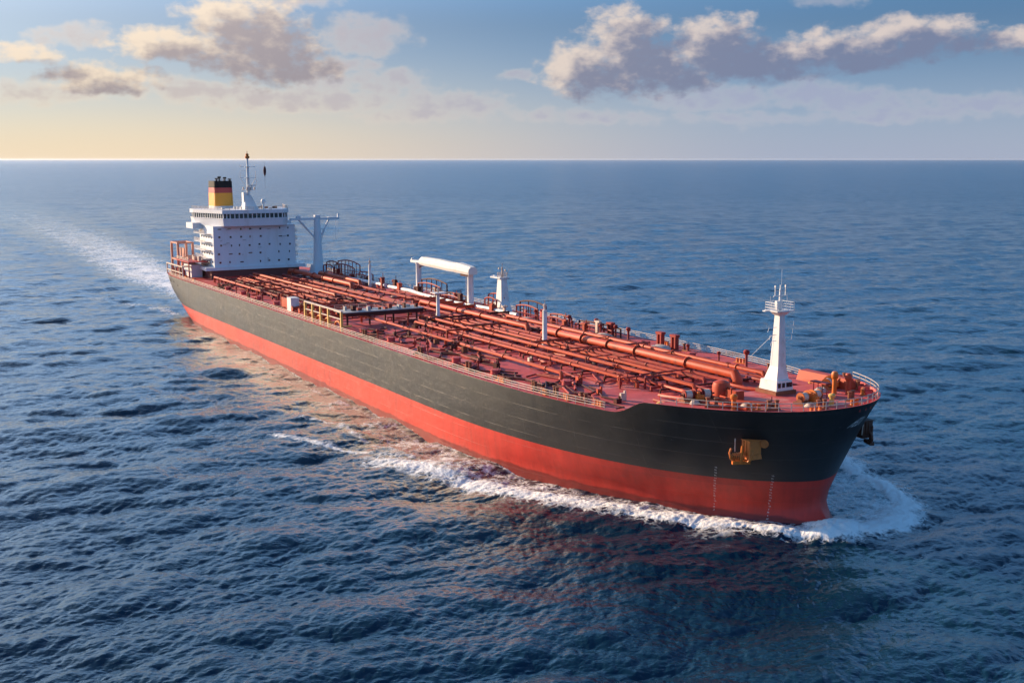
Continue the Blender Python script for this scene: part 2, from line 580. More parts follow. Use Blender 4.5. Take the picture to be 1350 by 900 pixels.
# forecastle deck with its step and the bulwark's inner skin
FD = 16.0
XS = 110.4
o16 = [p for p in outline(FD) if p[0] > XS]
m1 = MB()
m1.grid([[(x, y * .985 - 2 * y * .985 * f_, z) for f_ in fr] for (x, y, z) in [(XS, -half_breadth(XS, FD), FD)] + o16], flip=True)
hbx = half_breadth(XS, DECK) * .98
m1.add([(XS, -hbx, DECK), (XS, hbx, DECK), (XS, hbx, FD), (XS, -hbx, FD)], [(0, 3, 2, 1)])
part('forecastle_deck', m1, 'deck_paint', ship)
m1 = MB()
bw = [p for p in EDGE if p[0] > 103.9]
for sgn in (1, -1):
    cap_o = [(x, y * sgn, z + .004) for x, y, z in bw]
    cap_i = [(x - .12, y * sgn * .985, z + .004) for x, y, z in bw]
    low = []
    for x, y, z in bw:
        xl = min(x - .25, 128.2)
        low.append((xl, -sgn * max(0.0, half_breadth(xl, DECK) - .35), DECK))
    cap_i = [(x - .2, y * sgn * .985, z + .004) for x, y, z in bw]
    m1.grid([cap_o, cap_i, low], flip=(sgn < 0))
part('bulwark_lining', m1, 'deck_paint', ship)


# ---- railings
def rail_run(pts, h=1.15, every=1, n_bars=3, r=.045):
    m_ = MB()
    for i in range(0, len(pts), every):
        p = pts[i]
        m_.tube(p, (p[0], p[1], p[2] + h), r * 1.25, n=5)
    for b in range(n_bars):
        z = h * (b + 1) / n_bars
        for i in range(len(pts) - 1):
            p, q = pts[i], pts[i + 1]
            m_.tube((p[0], p[1], p[2] + z), (q[0], q[1], q[2] + z), r, n=5, caps=False)
    return m_


def edge_pts(x0, x1, side, step=2.0, inset=.35):
    xs = np.arange(x0, x1 + .01, step)
    return [(float(x), side * (half_breadth(float(x), DECK) - inset), DECK) for x in xs]


for x0 in range(-157, 100, 22):
    for side in (-1, 1):
        x1 = min(x0 + 22, 103)
        part('railing', rail_run(edge_pts(x0, x1, side)), 'cream_rail', ship)
# forecastle railing stands on the bulwark top
fr_pts = [p for p in EDGE if p[0] > 113]
fr_pts = fr_pts[::4] + ([fr_pts[-1]] if (len(fr_pts) - 1) % 4 else [])
ring = [(x - .2, y * .985, z) for x, y, z in fr_pts]
ringp = [(x, -y, z) for x, y, z in ring]
part('railing', rail_run(ring, 1.1, n_bars=2, r=.055), 'cream_rail', ship)
part('railing', rail_run(ringp, 1.1, n_bars=2, r=.055), 'cream_rail', ship)

# ---- pipes along the deck: (y, z, radius, x0, x1, material)
PIPES = [(8.3, 16.3, .62, -22, 32, 'pipe_orange'), (8.4, 16.3, .85, 38.5, 99.5, 'pipe_orange'), (-1.8, 15.7, .34, -1, 101, 'pipe_orange'),
         (15.6, 15.6, .42, 10, 98, 'pipe_orange'), (16.6, 15.4, .25, 4, 96, 'pipe_red'), (14.4, 15.2, .22, 22, 100, 'pipe_red'),
         (-14.2, 15.9, .28, -7, 42, 'pipe_orange'), (-13.5, 15.6, .34, 36, 80, 'pipe_orange'), 
         (-18.2, 16.0, .34, -119, -71, 'pipe_orange'), (-16.9, 15.5, .28, -116, -60, 'pipe_red'), (-4.0, 16.1, .46, -124, -50, 'pipe_orange'),
         (-5.4, 15.6, .3, -124, -30, 'pipe_red'), (-2.6, 15.6, .3, -122, -20, 'pipe_red'), (9.6, 16.3, .72, -128, -72, 'pipe_orange'),
         (15.0, 16.2, .62, -114, -79, 'pipe_orange'), (12.0, 15.6, .35, -120, -24, 'pipe_red'), (-9.5, 15.5, .34, -120, -16, 'pipe_orange'),
         (-11.0, 15.3, .28, -118, -12, 'pipe_red'), (1.0, 15.5, .34, -122, -14, 'pipe_orange'), (4.6, 15.6, .4, -120, -14, 'pipe_red'),
         (6.4, 15.5, .3, -60, 100, 'pipe_red'), (4.4, 15.4, .34, 2, 96, 'pipe_red'), (2.2, 15.4, .3, 4, 92, 'pipe_orange'), (0.2, 15.2, .26, 0, 98, 'pipe_dark'),
         (-4.2, 15.2, .3, 2, 96, 'pipe_red'), (-6.4, 15.3, .3, 6, 92, 'pipe_orange'), 
         (11.0, 15.3, .3, -10, 96, 'pipe_dark'), (12.6, 15.3, .3, 6, 94, 'pipe_red'), (18.6, 15.0, .22, -60, 80, 'pipe_red'), (19.4, 15.0, .2, -30, 60, 'pipe_dark'),
          (-7.4, 15.9, .25, -110, -40, 'pipe_red'), (-13.4, 15.2, .24, -112, -20, 'pipe_dark'), (7.2, 15.3, .3, -118, -30, 'pipe_dark')]
for (y, z, r, x0, x1, mm) in PIPES:
    m_ = MB().path([(x0, y, DECK + .1), (x0, y, z - r), (x0 + r, y, z), (x1 - r, y, z), (x1, y, z - r), (x1, y, DECK + .1)], r, 12 if r > .4 else 8)
    xx = x0 + 6
    while xx < x1 - 4:      # flange collars
        m_.tube((xx - .12, y, z), (xx + .12, y, z), r * 1.35, n=10)
        xx += random.choice((9, 12, 15, 18))
    part('deck_pipe', m_, mm, ship, True)

# transverse supports under the pipe bundle
for i, x in enumerate(np.arange(-120, 100, 6.8)):
    x = float(x)
    if -13 < x < 0:
        continue
    m_ = MB()
    y0, y1 = (-15.5, 17.5) if x < -13 else ((-7.5, 17.5) if x < 84 else (-6, 15))
    m_.box((x, (y0 + y1) / 2, 14.86), (.3, y1 - y0, .28))
    for y in np.arange(y0, y1 + .1, 3.3):
        m_.box((x, float(y), 14.45), (.26, .26, .56))
    part('pipe_support', m_, 'pipe_dark', ship)

# transverse branch pipes
for i in range(96):
    x = -118 + i * 2.24 + random.uniform(-1.2, 1.2)
    ya = random.uniform(-20, -4) if x < -10 else random.uniform(-11, 2)
    yb = ya + random.uniform(6, 24)
    yb = min(yb, 20)
    z = random.choice((14.75, 15.0, 15.9))
    r = random.choice((.12, .16, .22, .28))
    if -14 < x < 1:
        z = 14.75
    j = random.uniform(-5, 5)
    ym = random.uniform(ya, yb)
    pts = [(x, ya, DECK), (x, ya, z), (x, ym, z), (x + j, ym + .6, z), (x + j, yb, z), (x + j, yb, DECK)]
    part('branch_pipe', MB().path(pts, r, 7), random.choice(('pipe_red', 'pipe_dark', 'pipe_red', 'pipe_orange')), ship, True)

# thin service lines that zigzag over the open starboard deck
for i in range(96):
    x = random.uniform(4, 94) if i < 60 else random.uniform(-118, -25)
    hb = half_breadth(x, DECK)
    y = -random.uniform(9, hb - 3.5)
    pts = [(x, y, 14.45)]
    for k in range(random.randint(3, 5)):
        x += random.uniform(-2, 6.5)
        y += random.uniform(-3.0, 3.0)
        y = max(-(half_breadth(x, DECK) - 2.4), min(-6, y))
        pts.append((x, y, 14.45))
    part('service_line', MB().path(pts, random.choice((.12, .16, .21)), 6), random.choice(('pipe_dark', 'pipe_dark', 'pipe_red')), ship)

# valves with handwheels
vb = MB()
vb.tube((0, 0, 0), (0, 0, .9), .16, n=7)
vb.box((0, 0, .45), (.6, .42, .42))
vb.tube((0, 0, .9), (0, 0, 1.35), .06, n=6)
for k in range(10):
    a0, a1 = 2 * math.pi * k / 10, 2 * math.pi * (k + 1) / 10
    vb.tube((.36 * math.cos(a0), .36 * math.sin(a0), 1.35), (.36 * math.cos(a1), .36 * math.sin(a1), 1.35), .05, n=5, caps=False)
vb.tube((-.36, 0, 1.35), (.36, 0, 1.35), .035, n=5)
valve0 = part('valve', vb, 'pipe_red', ship, loc=(-110, -12, DECK))
valve1 = part('valve', vb, 'pipe_dark', ship, loc=(-104, 3, DECK))
for i in range(96):
    src = random.choice((valve0, valve1))
    x = random.uniform(-116, 98)
    y = random.uniform(-19, 19) * (1 if x < 70 else .7)
    if -14 < x < 0:
        continue
    dup(src, (x, y, DECK + random.choice((0, 0, .8))), ship, random.uniform(0, 3), random.uniform(.8, 1.5))

# tank hatches
hb_ = MB().lathe((0, 0, 0), [(.85, 0), (.85, .75), (1.0, .78), (1.0, .9), (.5, 1.02), (0.02, 1.05)], 14)
for k in range(6):
    an = k * math.pi / 3
    hb_.box((.98 * math.cos(an), .98 * math.sin(an), .86), (.16, .16, .3))
hatch0 = part('tank_hatch', hb_, 'deck_paint', ship, True, loc=(-96, -20.5, DECK))
for i in range(1, 13):
    x = -96 + i * 15.0
    if -22 < x < 6:
        continue
    dup(hatch0, (x, -20.3 if x < 75 else -15, DECK), ship)
    dup(hatch0, (x + 3, 20.8 if x < 75 else 17, DECK), ship)

# tank vents (mushroom posts)
vb = MB().lathe((0, 0, 0), [(.3, 0), (.22, .15), (.22, 2.0), (.42, 2.1), (.5, 2.5), (.3, 2.75), (.02, 2.8)], 10)
vent0 = part('tank_vent', vb, 'pipe_red', ship, True, loc=(-88, 21.5, DECK))
for x, y, s_ in ((-70, 22, 1.1), (-30, 22.3, 1), (12, 22.2, 1), (27, 22, 1.1), (30, 20.8, .8), (37, 22.6, 1.2), (41, 21, 1), (44, 22.8, 1.0), (50, 21.8, 1.1), (70, 21.5, .8),
                 (80, 20.8, .8), (86.5, 21.7, 1.2), (20, -21.6, .8), (44, -21.4, .7), (64, -21.0, .7), (-60, -21.3, .8), (-84, -21.5, .7)):
    dup(vent0, (x, y, DECK), ship, 0, s_)

# mooring bitts
bb = MB()
bb.box((0, 0, .12), (2.0, .8, .24))
for sx in (-.6, .6):
    bb.lathe((sx, 0, .24), [(.27, 0), (.27, 1.0), (.36, 1.05), (.36, 1.2), (.02, 1.24)], 10)
bitt0 = part('mooring_bitt', bb, 'rust', ship, True, loc=(96.5, -21.2, DECK))
for x, y in ((90, -22.2), (84, -22.6), (62, -23.2), (42, -23.4), (14, -23.4), (-70, -23.4), (-100, -23.4), (92, 21.4), (66, 23), (40, 23.2), (-60, 23.3)):
    dup(bitt0, (x, y, DECK), ship, 0 if x < 80 else -.25 * (1 if y < 0 else -1))
# roller fairleads at the deck edge
fb = MB()
for k in range(3):
    fb.lathe((k * .75 - .75, 0, 0), [(.3, 0), (.24, .1), (.24, .75), (.34, .85), (.02, .95)], 8)
fb.box((0, 0, .06), (2.8, .7, .12))
fair0 = part('roller_fairlead', fb, 'orange_paint', ship, True, loc=(100, -20.8, DECK))
for x, y, rz in ((93.5, -22.4, -.2), (88, -23.2, -.15), (75, -23.8, 0), (-128, -23.9, 0), (-140, -23.4, .1), (58, 24, 0), (82, 23.0, .2)):
    dup(fair0, (x, y, DECK), ship, rz)

# ---- cargo manifold amidships
m_ = MB()
m_.box((-5.0, -10.5, 17.3), (5.6, 20.6, .22))
part('manifold_platform', m_, 'grey_deck', ship, label="grey platform over the manifold amidships")
m_ = MB()
m_.box((-2.3, -10.2, 16.75), (.25, 19.6, .8))
m_.box((-7.6, -10.2, 16.75), (.25, 19.6, .8))
for y in (-19.5, -14, -8, -2):
    for x in (-7.4, -2.5):
        m_.box((x, y, 15.65), (.35, .35, 2.9))
part('platform_frame', m_, 'pipe_dark', ship)
part('platform_railing', rail_run([(-7.6, -20.6 + 2 * i, 17.41) for i in range(11)], 1.1, r=.04), 'cream_rail', ship)
for i in range(12):
    y = -18.6 + i * 1.55
    h = random.uniform(.4, 1.3)
    m_ = MB().box((random.uniform(-7, -3), y, 17.41 + h / 2), (random.uniform(.4, 1.4), random.uniform(.4, 1.1), h))
    part('platform_gear', m_, random.choice(('pipe_red', 'pipe_dark', 'grey_deck')), ship)
for i in range(5):
    x = -34 + i * 5.2
    m_ = MB().path([(x, -9, 15.4), (x, -19.5, 15.4), (x, -20.8, 15.2), (x, -21.6, 15.1)], .4, 10)
    m_.tube((x, -21.6, 15.1), (x, -21.9, 15.1), .68, n=12)
    m_.tube((x, -19.2, 15.4), (x, -19.5, 15.4), .62, n=12)
    m_.box((x, -17.6, 15.5), (.9, 1.0, 1.1))
    part('manifold_pipe', m_, 'pipe_orange', ship, True)
    m_ = MB().path([(x, 9, 15.4), (x, 19.5, 15.4), (x, 20.8, 15.2), (x, 21.6, 15.1)], .4, 10)
    m_.tube((x, 21.6, 15.1), (x, 21.9, 15.1), .68, n=12)
    part('manifold_pipe', m_, 'pipe_orange', ship, True)
# yellow hose frame at the starboard edge
for x in (-19.2, -14.0, -8.6, -3.6, 4.4):
    m_ = MB()
    m_.box((x, -23.6, DECK + 2.1), (.55, .5, 4.2))
    m_.box((x, -22.3, DECK + 1.0), (.35, 2.2, .3))
    part('hose_frame_post', m_, 'yellow_paint', ship)
m_ = MB()
m_.box((-7.4, -23.6, DECK + 4.35), (24.2, .45, .3))
m_.box((-7.4, -23.6, DECK + 2.6), (24.0, .22, .22))
part('hose_frame_beam', m_, 'cream_rail', ship)
for x in (-17, -11.5, -6, .4):
    pts = [(x - 1.9, -22.6, 14.6)] + [(x + 1.9 * math.cos(q_), -22.9, 14.6 + 1.35 * math.sin(q_)) for q_ in np.linspace(math.pi, 0, 8)] + [(x + 1.9, -22.4, 14.5)]
    part('cargo_hose', MB().path(pts, .24, 8), 'orange_paint', ship, True)
m_ = MB()
m_.box((-36.8, -20.6, DECK + 1.7), (3.2, 2.2, 3.4), bev=.15)
part('deck_locker', m_, 'white_paint', ship, label="white deck locker at the starboard side")
m_ = MB()
m_.box((-42.4, -20.8, DECK + 1.5), (5.4, .25, 2.6))
for x in (-45.2, -39.6):
    m_.box((x, -20.8, DECK + 1.8), (.3, .4, 3.6))
part('fire_screen', m_, 'pipe_orange', ship)
# drip trays and a low white gutter on port
m_ = MB().path([(-70, 20.5, 15.2), (-56, 21, 15.2), (-44, 19.4, 15.2), (-22, 18.6, 15.2), (-8, 20, 15.2), (6, 20.6, 15.0)], .5, 8)
part('vapour_line', m_, 'white_paint', ship, True, "white vapour line along the port side")
m_ = MB().path([(-100, 18.6, 15.3), (-92, 20, 15.3), (-80, 20.4, 15.3), (-74, 21, 15.2)], .55, 8)
part('vapour_line', m_, 'white_paint', ship, True)


# arched pipe racks at the port edge
def rack(x0, x1, y, h, n):
    m_ = MB()
    pts = [(x0, y, DECK)]
    for k in range(9):
        q_ = k / 8
        pts.append((x0 + (x1 - x0) * q_, y, DECK + h * (0.86 + .14 * math.sin(math.pi * q_))))
    pts.append((x1, y, DECK))
    m_.path(pts, .2, 7)
    for k in range(1, n):
        q_ = k / n
        m_.tube((x0 + (x1 - x0) * q_, y, DECK), (x0 + (x1 - x0) * q_, y, DECK + h * (.86 + .12 * math.sin(math.pi * q_))), .12, n=6)
    m_.tube((x0, y, DECK + h * .45), (x1, y, DECK + h * .45), .1, n=6)
    return m_


for (x0, x1, y, h, n) in ((-118, -99, 23.2, 6.0, 6), (-124, -112, 21.4, 5.2, 4), (-99, -88, 23.0, 3.4, 4), (-52, -36, 22.8, 5.2, 5), (-36, -24, 22.4, 2.6, 4),
                          (-12, -4, 22.6, 4.6, 3), (4, 16, 22.6, 4.4, 3), (18, 27, 22.6, 2.6, 3), (29, 45, 23.4, 2.2, 5)):
    part('pipe_rack', rack(x0, x1, y, h, n), random.choice(('pipe_red', 'pipe_dark')), ship)
    part('pipe_rack', rack(x0 + 1, x1 - 1, y - 1.6, h * .8, n), 'pipe_red', ship)
for i in range(26):
    x = -120 + i * 6.4
    if abs(x + 54) < 4:
        continue
    m_ = MB()
    h = random.uniform(1.2, 3.0)
    yy = random.uniform(19.5, 22.8)
    m_.box((x, yy, DECK + h / 2), (random.uniform(.5, 1.6), random.uniform(.5, 1.3), h))
    m_.box((x, yy, DECK + h + .15), (random.uniform(.7, 1.9), random.uniform(.6, 1.5), .3))
    m_.tube((x + .4, yy, DECK + h), (x + .4, yy, DECK + h + random.uniform(.6, 1.8)), .1, n=6)
    part('deck_fitting', m_, random.choice(('pipe_red', 'pipe_dark', 'deck_paint', 'cream_rail', 'pipe_orange')), ship)
for i in range(74):      # small lockers, valve chests and reach-rod stands among the pipes
    x = random.uniform(-118, 122)
    lim = 18 if x < 90 else max(3, half_breadth(x, DECK) - 5)
    yy = random.uniform(-lim, lim)
    if abs(x + 5) < 8 or (108 < x < 118 and abs(yy - 4) < 5):
        continue
    zb = FD if x > XS else DECK
    h = random.uniform(.3, 1.5) if x < 100 else random.uniform(.3, .9)
    m_ = MB().box((x, yy, zb + h / 2), (random.uniform(.4, 1.6), random.uniform(.4, 1.3), h), rot=random.uniform(-.3, .3))
    m_.box((x + .2, yy + .2, zb + h + .2), (.3, .3, .4))
    if i % 3 == 0:
        m_.tube((x, yy, zb + h), (x, yy, zb + h + random.uniform(.5, 1.3)), .07, n=5)
        m_.tube((x - .4, yy, zb + h + .4), (x + .4, yy, zb + h + .4), .06, n=5)
    part('deck_fitting', m_, random.choice(('pipe_red', 'pipe_dark', 'pipe_dark', 'pipe_dark', 'rust', 'pipe_orange', 'cream_rail')), ship)
for (x, y, r) in ((119, -6.8, .9), (123.6, 1.0, .8), (116, 10.6, 1.0), (106, -14.6, .8), (113.5, -11.8, .7)):
    zb = FD if x > XS else DECK
    m_ = MB()
    for k in range(4):      # coiled mooring rope
        rr = r * (1 - .16 * k)
        ring_ = [(x + rr * math.cos(q_), y + rr * math.sin(q_), zb + .1 + .14 * k) for q_ in np.linspace(0, 2 * math.pi, 15)]
        m_.path(ring_, .11, 6)
    part('rope_coil', m_, random.choice(('cream_rail', 'grey_deck')), ship, True)
for (x, y, h) in ((43, 20.2, 1.1), (62, 20.8, 1.0), (12, 19.5, 1.2)):
    m_ = MB().lathe((x, y, DECK), [(2.3, 0), (2.3, .35), (1.9, .7), (.9, 1.0), (.02, 1.05)], 16)
    part('tank_dome', m_, 'cream_rail', ship, True)
for (x, y) in ((41.8, 23.0), (58.6, 23.6), (63.2, 23.6)):
    m_ = MB()
    m_.box((x - .55, y, DECK + 1.3), (.4, .9, 2.6))
    m_.box((x + .55, y, DECK + 1.3), (.4, .9, 2.6))
    m_.box((x, y, DECK + 2.75), (1.9, 1.1, .5))
    part('winch_stand', m_, 'pipe_red', ship)

# ---- white posts on deck
for (x, y, z1, r) in ((-3.4, 4.1, 20.2, .45), (47.7, 2.9, 21.8, .5), (-81.1, 19.1, 21.0, .45)):
    m_ = MB().lathe((x, y, DECK), [(r * 1.25, 0), (r * 1.2, 1.2), (r, 1.4), (r * .95, z1 - DECK), (.05, z1 - DECK + .05)], 10)
    p_ = part('vent_post', m_, 'white_paint', ship, True)
    m_ = MB().lathe((x, y, z1), [(r * .5, 0), (r * .5, .7), (r * .8, .75), (r * .8, 1.15), (.04, 1.3)], 8)
    m_.tube((x, y, z1 + 1.2), (x, y, z1 + 2.0), .07, n=5)
    m_.box((x, y, z1 - .4), (1.3, .2, .2))
    part('post_cap', m_, 'cream_rail', p_, True)
m_ = MB().box((-3.4, 4.3, 20.45), (2.6, 3.2, .2))
part('post_table', m_, 'white_paint', ship)

# ---- hose crane with canvas cover, on two posts
g = bpy.data.objects.new('hose_crane', None)
COL.objects.link(g)
g.parent = ship
g.location = (-36, 21.3, DECK)
for x, y in ((-18.0, 1.5), (19.5, -1.5)):
    m_ = MB().lathe((x, y, 0), [(1.05, 0), (1.0, .6), (.85, .8), (.78, 8.6), (.95, 8.9), (.95, 9.2)], 14)
    part('post', m_, 'white_paint', g, True)
ax0 = Vector((-21.5, 1.6, 9.4))
ax1 = Vector((21.5, -1.8, 9.4))
m_ = MB()
prof = [(-1.3, -.5), (-1.55, .2), (-1.45, 1.0), (-.75, 1.75), (.75, 1.75), (1.45, 1.0), (1.55, .2), (1.3, -.5)]
rows = []
for q_, k in ((.16, .75), (.19, .95), (.3, 1.0), (.5, 1.05), (.66, 1.02), (.78, 1.0), (.785, 1.1), (.80, 1.1), (.98, .92), (1.0, .86)):
    c_ = ax0.lerp(ax1, q_)
    sag = .15 * math.sin(q_ * 21)
    rows.append([(c_.x, c_.y + a_ * k, c_.z + b_ * k - sag * .4) for a_, b_ in prof])
m_.grid(rows, close=True, flip=True)
n_ = len(prof)
m_.add(rows[0], [tuple(range(n_))])
m_.add(rows[-1], [tuple(range(n_))[::-1]])
part('canvas_cover', m_, 'canvas_white', g)
m_ = MB()
m_.box((-19.3, 1.5, 9.35), (6.6, .9, .7))
m_.box((-22.2, 1.6, 9.9), (.5, .7, .6))
part('jib_tip', m_, 'white_paint', g)
m_ = MB()
for k in range(4):
    m_.tube((-16 + k * 1.2, 1.4, 9.0), (-17.4 + k * .6, 1.4, 7.6 + .2 * k), .09, n=5)
m_.box((17.5, -1.5, 8.6), (4.2, 1.6, .7))
part('crane_bracket', m_, 'pipe_dark', g)
m_ = MB()
m_.tube((18.6, -2.3, 0), (18.6, -2.3, 8.8), .05, n=5)
m_.tube((18.6, -1.9, 0), (18.6, -1.9, 8.8), .05, n=5)
for k in range(17):
    m_.tube((18.6, -2.3, .5 + k * .5), (18.6, -1.9, .5 + k * .5), .03, n=4)
part('ladder', m_, 'cream_rail', g)

# ---- white crane tower amidships on port
g = bpy.data.objects.new('midship_mast', None)
COL.objects.link(g)
g.parent = ship
g.location = (-5.2, 22.8, DECK)
m_ = MB()
m_.prism([(-2.6, -1.4), (2.6, -1.4), (2.6, 1.6), (-2.6, 1.6)], 0, 3.0, [(-1.4, -1.05), (1.4, -1.05), (1.4, 1.15), (-1.4, 1.15)])
m_.prism([(-1.4, -1.05), (1.4, -1.05), (1.4, 1.15), (-1.4, 1.15)], 3.0, 8.6, [(-.9, -.8), (.9, -.8), (.9, .8), (-.9, .8)])
part('tower', m_, 'white_paint', g)
m_ = MB()
m_.box((-1.4, 0, 8.75), (5.0, 2.6, .3))
m_.box((-4.4, 0, 8.9), (1.6, .5, .35))
part('platform', m_, 'white_paint', g)
m_ = rail_run([(.9 * math.cos(q_) * 1.4, .9 * math.sin(q_) * 1.4, 8.9) for q_ in np.linspace(0, 2 * math.pi, 9)], 1.1, r=.04)
part('platform_railing', m_, 'cream_rail', g)
m_ = MB().tube((0, 0, 8.9), (0, 0, 11.4), .3, .22, n=8)
m_.tube((0, 0, 11.4), (0, 0, 12.4), .08, n=5)
for k, z in ((.9, 10.4), (-.9, 10.9)):
    m_.tube((0, 0, z), (0, k, z), .06, n=5)
    m_.box((0, k, z + .2), (.3, .3, .4))
m_.tube((0, 1.2, 8.9), (0, 2.0, 10.8), .05, n=5)
part('mast_pole', m_, 'cream_rail', g)
m_ = MB()
for k in range(5):
    m_.tube((-6.5 + k, -.6, 0), (-5.2 + k * .8, -.6, 2.4), .14, n=6)
m_.tube((-7, -.6, 2.2), (-2.4, -.6, 2.2), .14, n=6)
m_.tube((-7, -.6, .4), (-2.4, -.6, 2.6), .14, n=6)
part('boom_rest', m_, 'white_paint', g)

# ---- foremast
g = bpy.data.objects.new('foremast', None)
COL.objects.link(g)
g.parent = ship
g.location = (113.2, 4.4, FD)
g.scale = (.78, .76, .94)
m_ = MB()
m_.prism([(-2.9, -2.2), (2.0, -2.2), (2.0, 2.2), (-2.9, 2.2)], .6, 2.2, [(-2.7, -2.0), (1.85, -2.0), (1.85, 2.0), (-2.7, 2.0)])
part('mast_house', m_, 'white_paint', g)
m_ = MB().prism([(-3.4, -2.7), (2.4, -2.7), (2.4, 2.7), (-3.4, 2.7)], 0, .6)
part('mast_plinth', m_, 'rust', g)
m_ = MB()
m_.prism([(-2.2, -1.6), (1.4, -1.6), (1.4, 1.6), (-2.2, 1.6)], 2.2, 4.4, [(-1.25, -1.05), (1.05, -1.05), (1.05, 1.05), (-1.25, 1.05)])
m_.prism([(-1.25, -1.05), (1.05, -1.05), (1.05, 1.05), (-1.25, 1.05)], 4.4, 12.6, [(-.72, -.68), (.68, -.68), (.68, .68), (-.72, .68)])
m_.prism([(-.72, -.68), (.68, -.68), (.68, .68), (-.72, .68)], 12.6, 13.3, [(-1.5, -1.5), (1.4, -1.5), (1.4, 1.5), (-1.5, 1.5)])
part('mast_column', m_, 'white_paint', g)
for y in (-1.4, -.3, .8, 1.6):
    m_ = MB().box((1.95, y, 1.5), (.12, .7, .75))
    part('window', m_, 'dark_glass', g)
m_ = MB().prism([(-1.9, -2.3), (1.7, -2.3), (1.7, 2.3), (-1.9, 2.3)], 13.3, 13.5)
m_.box((-1, -2.7, 13.4), (.8, 1.2, .16))
part('mast_platform', m_, 'white_paint', g)
pr = [(-1.8, -2.2), (-.6, -2.2), (.6, -2.2), (1.6, -2.2), (1.6, -.7), (1.6, .7), (1.6, 2.2), (.6, 2.2), (-.6, 2.2), (-1.8, 2.2), (-1.8, .7), (-1.8, -.7), (-1.8, -2.2)]
part('mast_railing', rail_run([(x, y, 13.5) for x, y in pr], 1.25, r=.045), 'white_paint', g)
m_ = MB().tube((0, 0, 13.5), (0, 0, 16.9), .34, .24, n=10)
m_.tube((0, 0, 16.9), (0, 0, 17.5), .16, n=8)
m_.box((0, -.7, 14.3), (.6, .9, 1.4))
m_.box((0, 0, 15.75), (.16, 3.6, .16))
for y in (-1.35, 1.35):
    m_.tube((0, y, 15.8), (0, y, 17.2), .12, n=6)
    m_.box((0, y, 17.3), (.3, .3, .35))
m_.tube((0, -1.35, 16.6), (0, 1.35, 16.6), .06, n=5)
for y in (-2.2, 2.2):
    m_.tube((-.4, y, 14.7), (-.4, y, 15.8), .06, n=5)
part('mast_top', m_, 'white_paint', g, True)
m_ = MB().tube((0, .2, 17.5), (0, .2, 20.0), .02, n=4)
m_.tube((-.8, -1.0, 9.4), (-4.4, -3.4, 5.6), .025, n=4)
for k, z in enumerate((8.6, 9.6, 10.8)):
    m_.path([(.5, 1.2, z), (.5, 2.8 + .2 * k, z), (.5, 2.9 + .2 * k, z + .8)], .04, 5)
    m_.path([(.5, -1.2, z), (.5, -2.4 - .4 * k, z), (.5, -2.7 - .4 * k, z - .7)], .05, 5)
part('mast_aerials', m_, 'white_paint', g)
m_ = MB()
for y in (-.25, .25):
    m_.tube((1.35, y, 4.4), (.95, y, 13.3), .035, n=4)
for k in range(22):
    q_ = k / 22
    m_.tube((1.35 - .4 * q_, -.25, 4.4 + 8.9 * q_), (1.35 - .4 * q_, .25, 4.4 + 8.9 * q_), .025, n=4)
part('ladder', m_, 'white_paint', g)


# ---- forecastle gear
def windlass(x, y, rz, mat_drum):
    g_ = bpy.data.objects.new('windlass', None)
    COL.objects.link(g_)
    g_.parent = ship
    g_.location = (x, y, FD)
    g_.rotation_euler = (0, 0, rz)
    g_.scale = (.78, .78, .78)
    m_ = MB()
    m_.box((0, 0, .25), (2.6, 6.4, .5))
    for yy in (-2.9, -.9, .9, 2.9):
        m_.box((0, yy, 1.0), (1.2, .3, 1.4), taper=.6)
    part('bed', m_, 'rust', g_)
    m_ = MB()
    for y0, y1, r in ((-2.7, -1.1, .62), (1.1, 2.7, .62), (-.6, .6, .75)):
        m_.tube((0, y0, 1.35), (0, y1, 1.35), r, n=14)
        for q_ in (y0, y1):
            m_.tube((0, q_ - .08, 1.35), (0, q_ + .08, 1.35), r * 1.55, n=16)
    m_.tube((0, -3.6, 1.35), (0, 3.6, 1.35), .18, n=8)
    part('drum', m_, mat_drum, g_, True)
    m_ = MB()
    m_.box((1.2, 0, .95), (1.1, 1.5, 1.0), bev=.15)
    m_.tube((1.2, -.3, 1.4), (1.2, -.3, 2.1), .3, n=10)
    part('motor', m_, 'orange_paint', g_, True)
    for yy in (-1.9, 1.9):
        m_ = MB().tube((0, yy - .62, 1.35), (0, yy + .62, 1.35), .85, n=14)
        part('rope', m_, 'cream_rail', g_, True)
    return g_


windlass(121.4, 3.0, .15, 'anchor_rust')
windlass(112.0, -10.2, -.2, 'pipe_red')
windlass(105.5, 12.0, .3, 'orange_paint').location.z = DECK
windlass(114.5, 14.0, .5, 'orange_paint')
# long red winch housing on port forecastle
m_ = MB().prism([(-5, -1.3), (5.5, -.9), (6.0, .9), (-5, 1.3)], 0, 1.6, [(-4.8, -.9), (5.0, -.6), (5.4, .6), (-4.8, .9)])
part('winch_housing', m_, 'pipe_orange', ship, loc=(111.6, 15.8, FD))
for (x, y, h, mm) in ((118.2, 11.2, 3.4, 'orange_paint'), (119.6, 12.6, 3.2, 'pipe_orange'), (119.2, -9.4, 2.2, 'orange_paint'), (124.2, 4.6, 1.7, 'yellow_paint'), (107, 17.5, 1.4, 'yellow_paint'), (96.8, 21.0, 2.2, 'orange_paint'), (108.6, -14.4, 1.5, 'yellow_paint')):
    zb = FD if x > XS else DECK
    m_ = MB().lathe((x, y, zb), [(.5, 0), (.36, .15), (.34, h * .66), (.52, h * .72), (.54, h * .9), (.34, h), (.03, h + .05)], 12)
    part('vent_trunk', m_, mm, ship, True)
m_ = MB().lathe((110.8, -4.6, FD), [(.02, 0), (1.35, .01), (1.4, 1.5), (1.2, 2.1), (.6, 2.4), (.02, 2.45)], 16)
m_.box((113.0, -4.2, FD + .7), (3.4, 1.6, 1.3), bev=.25)
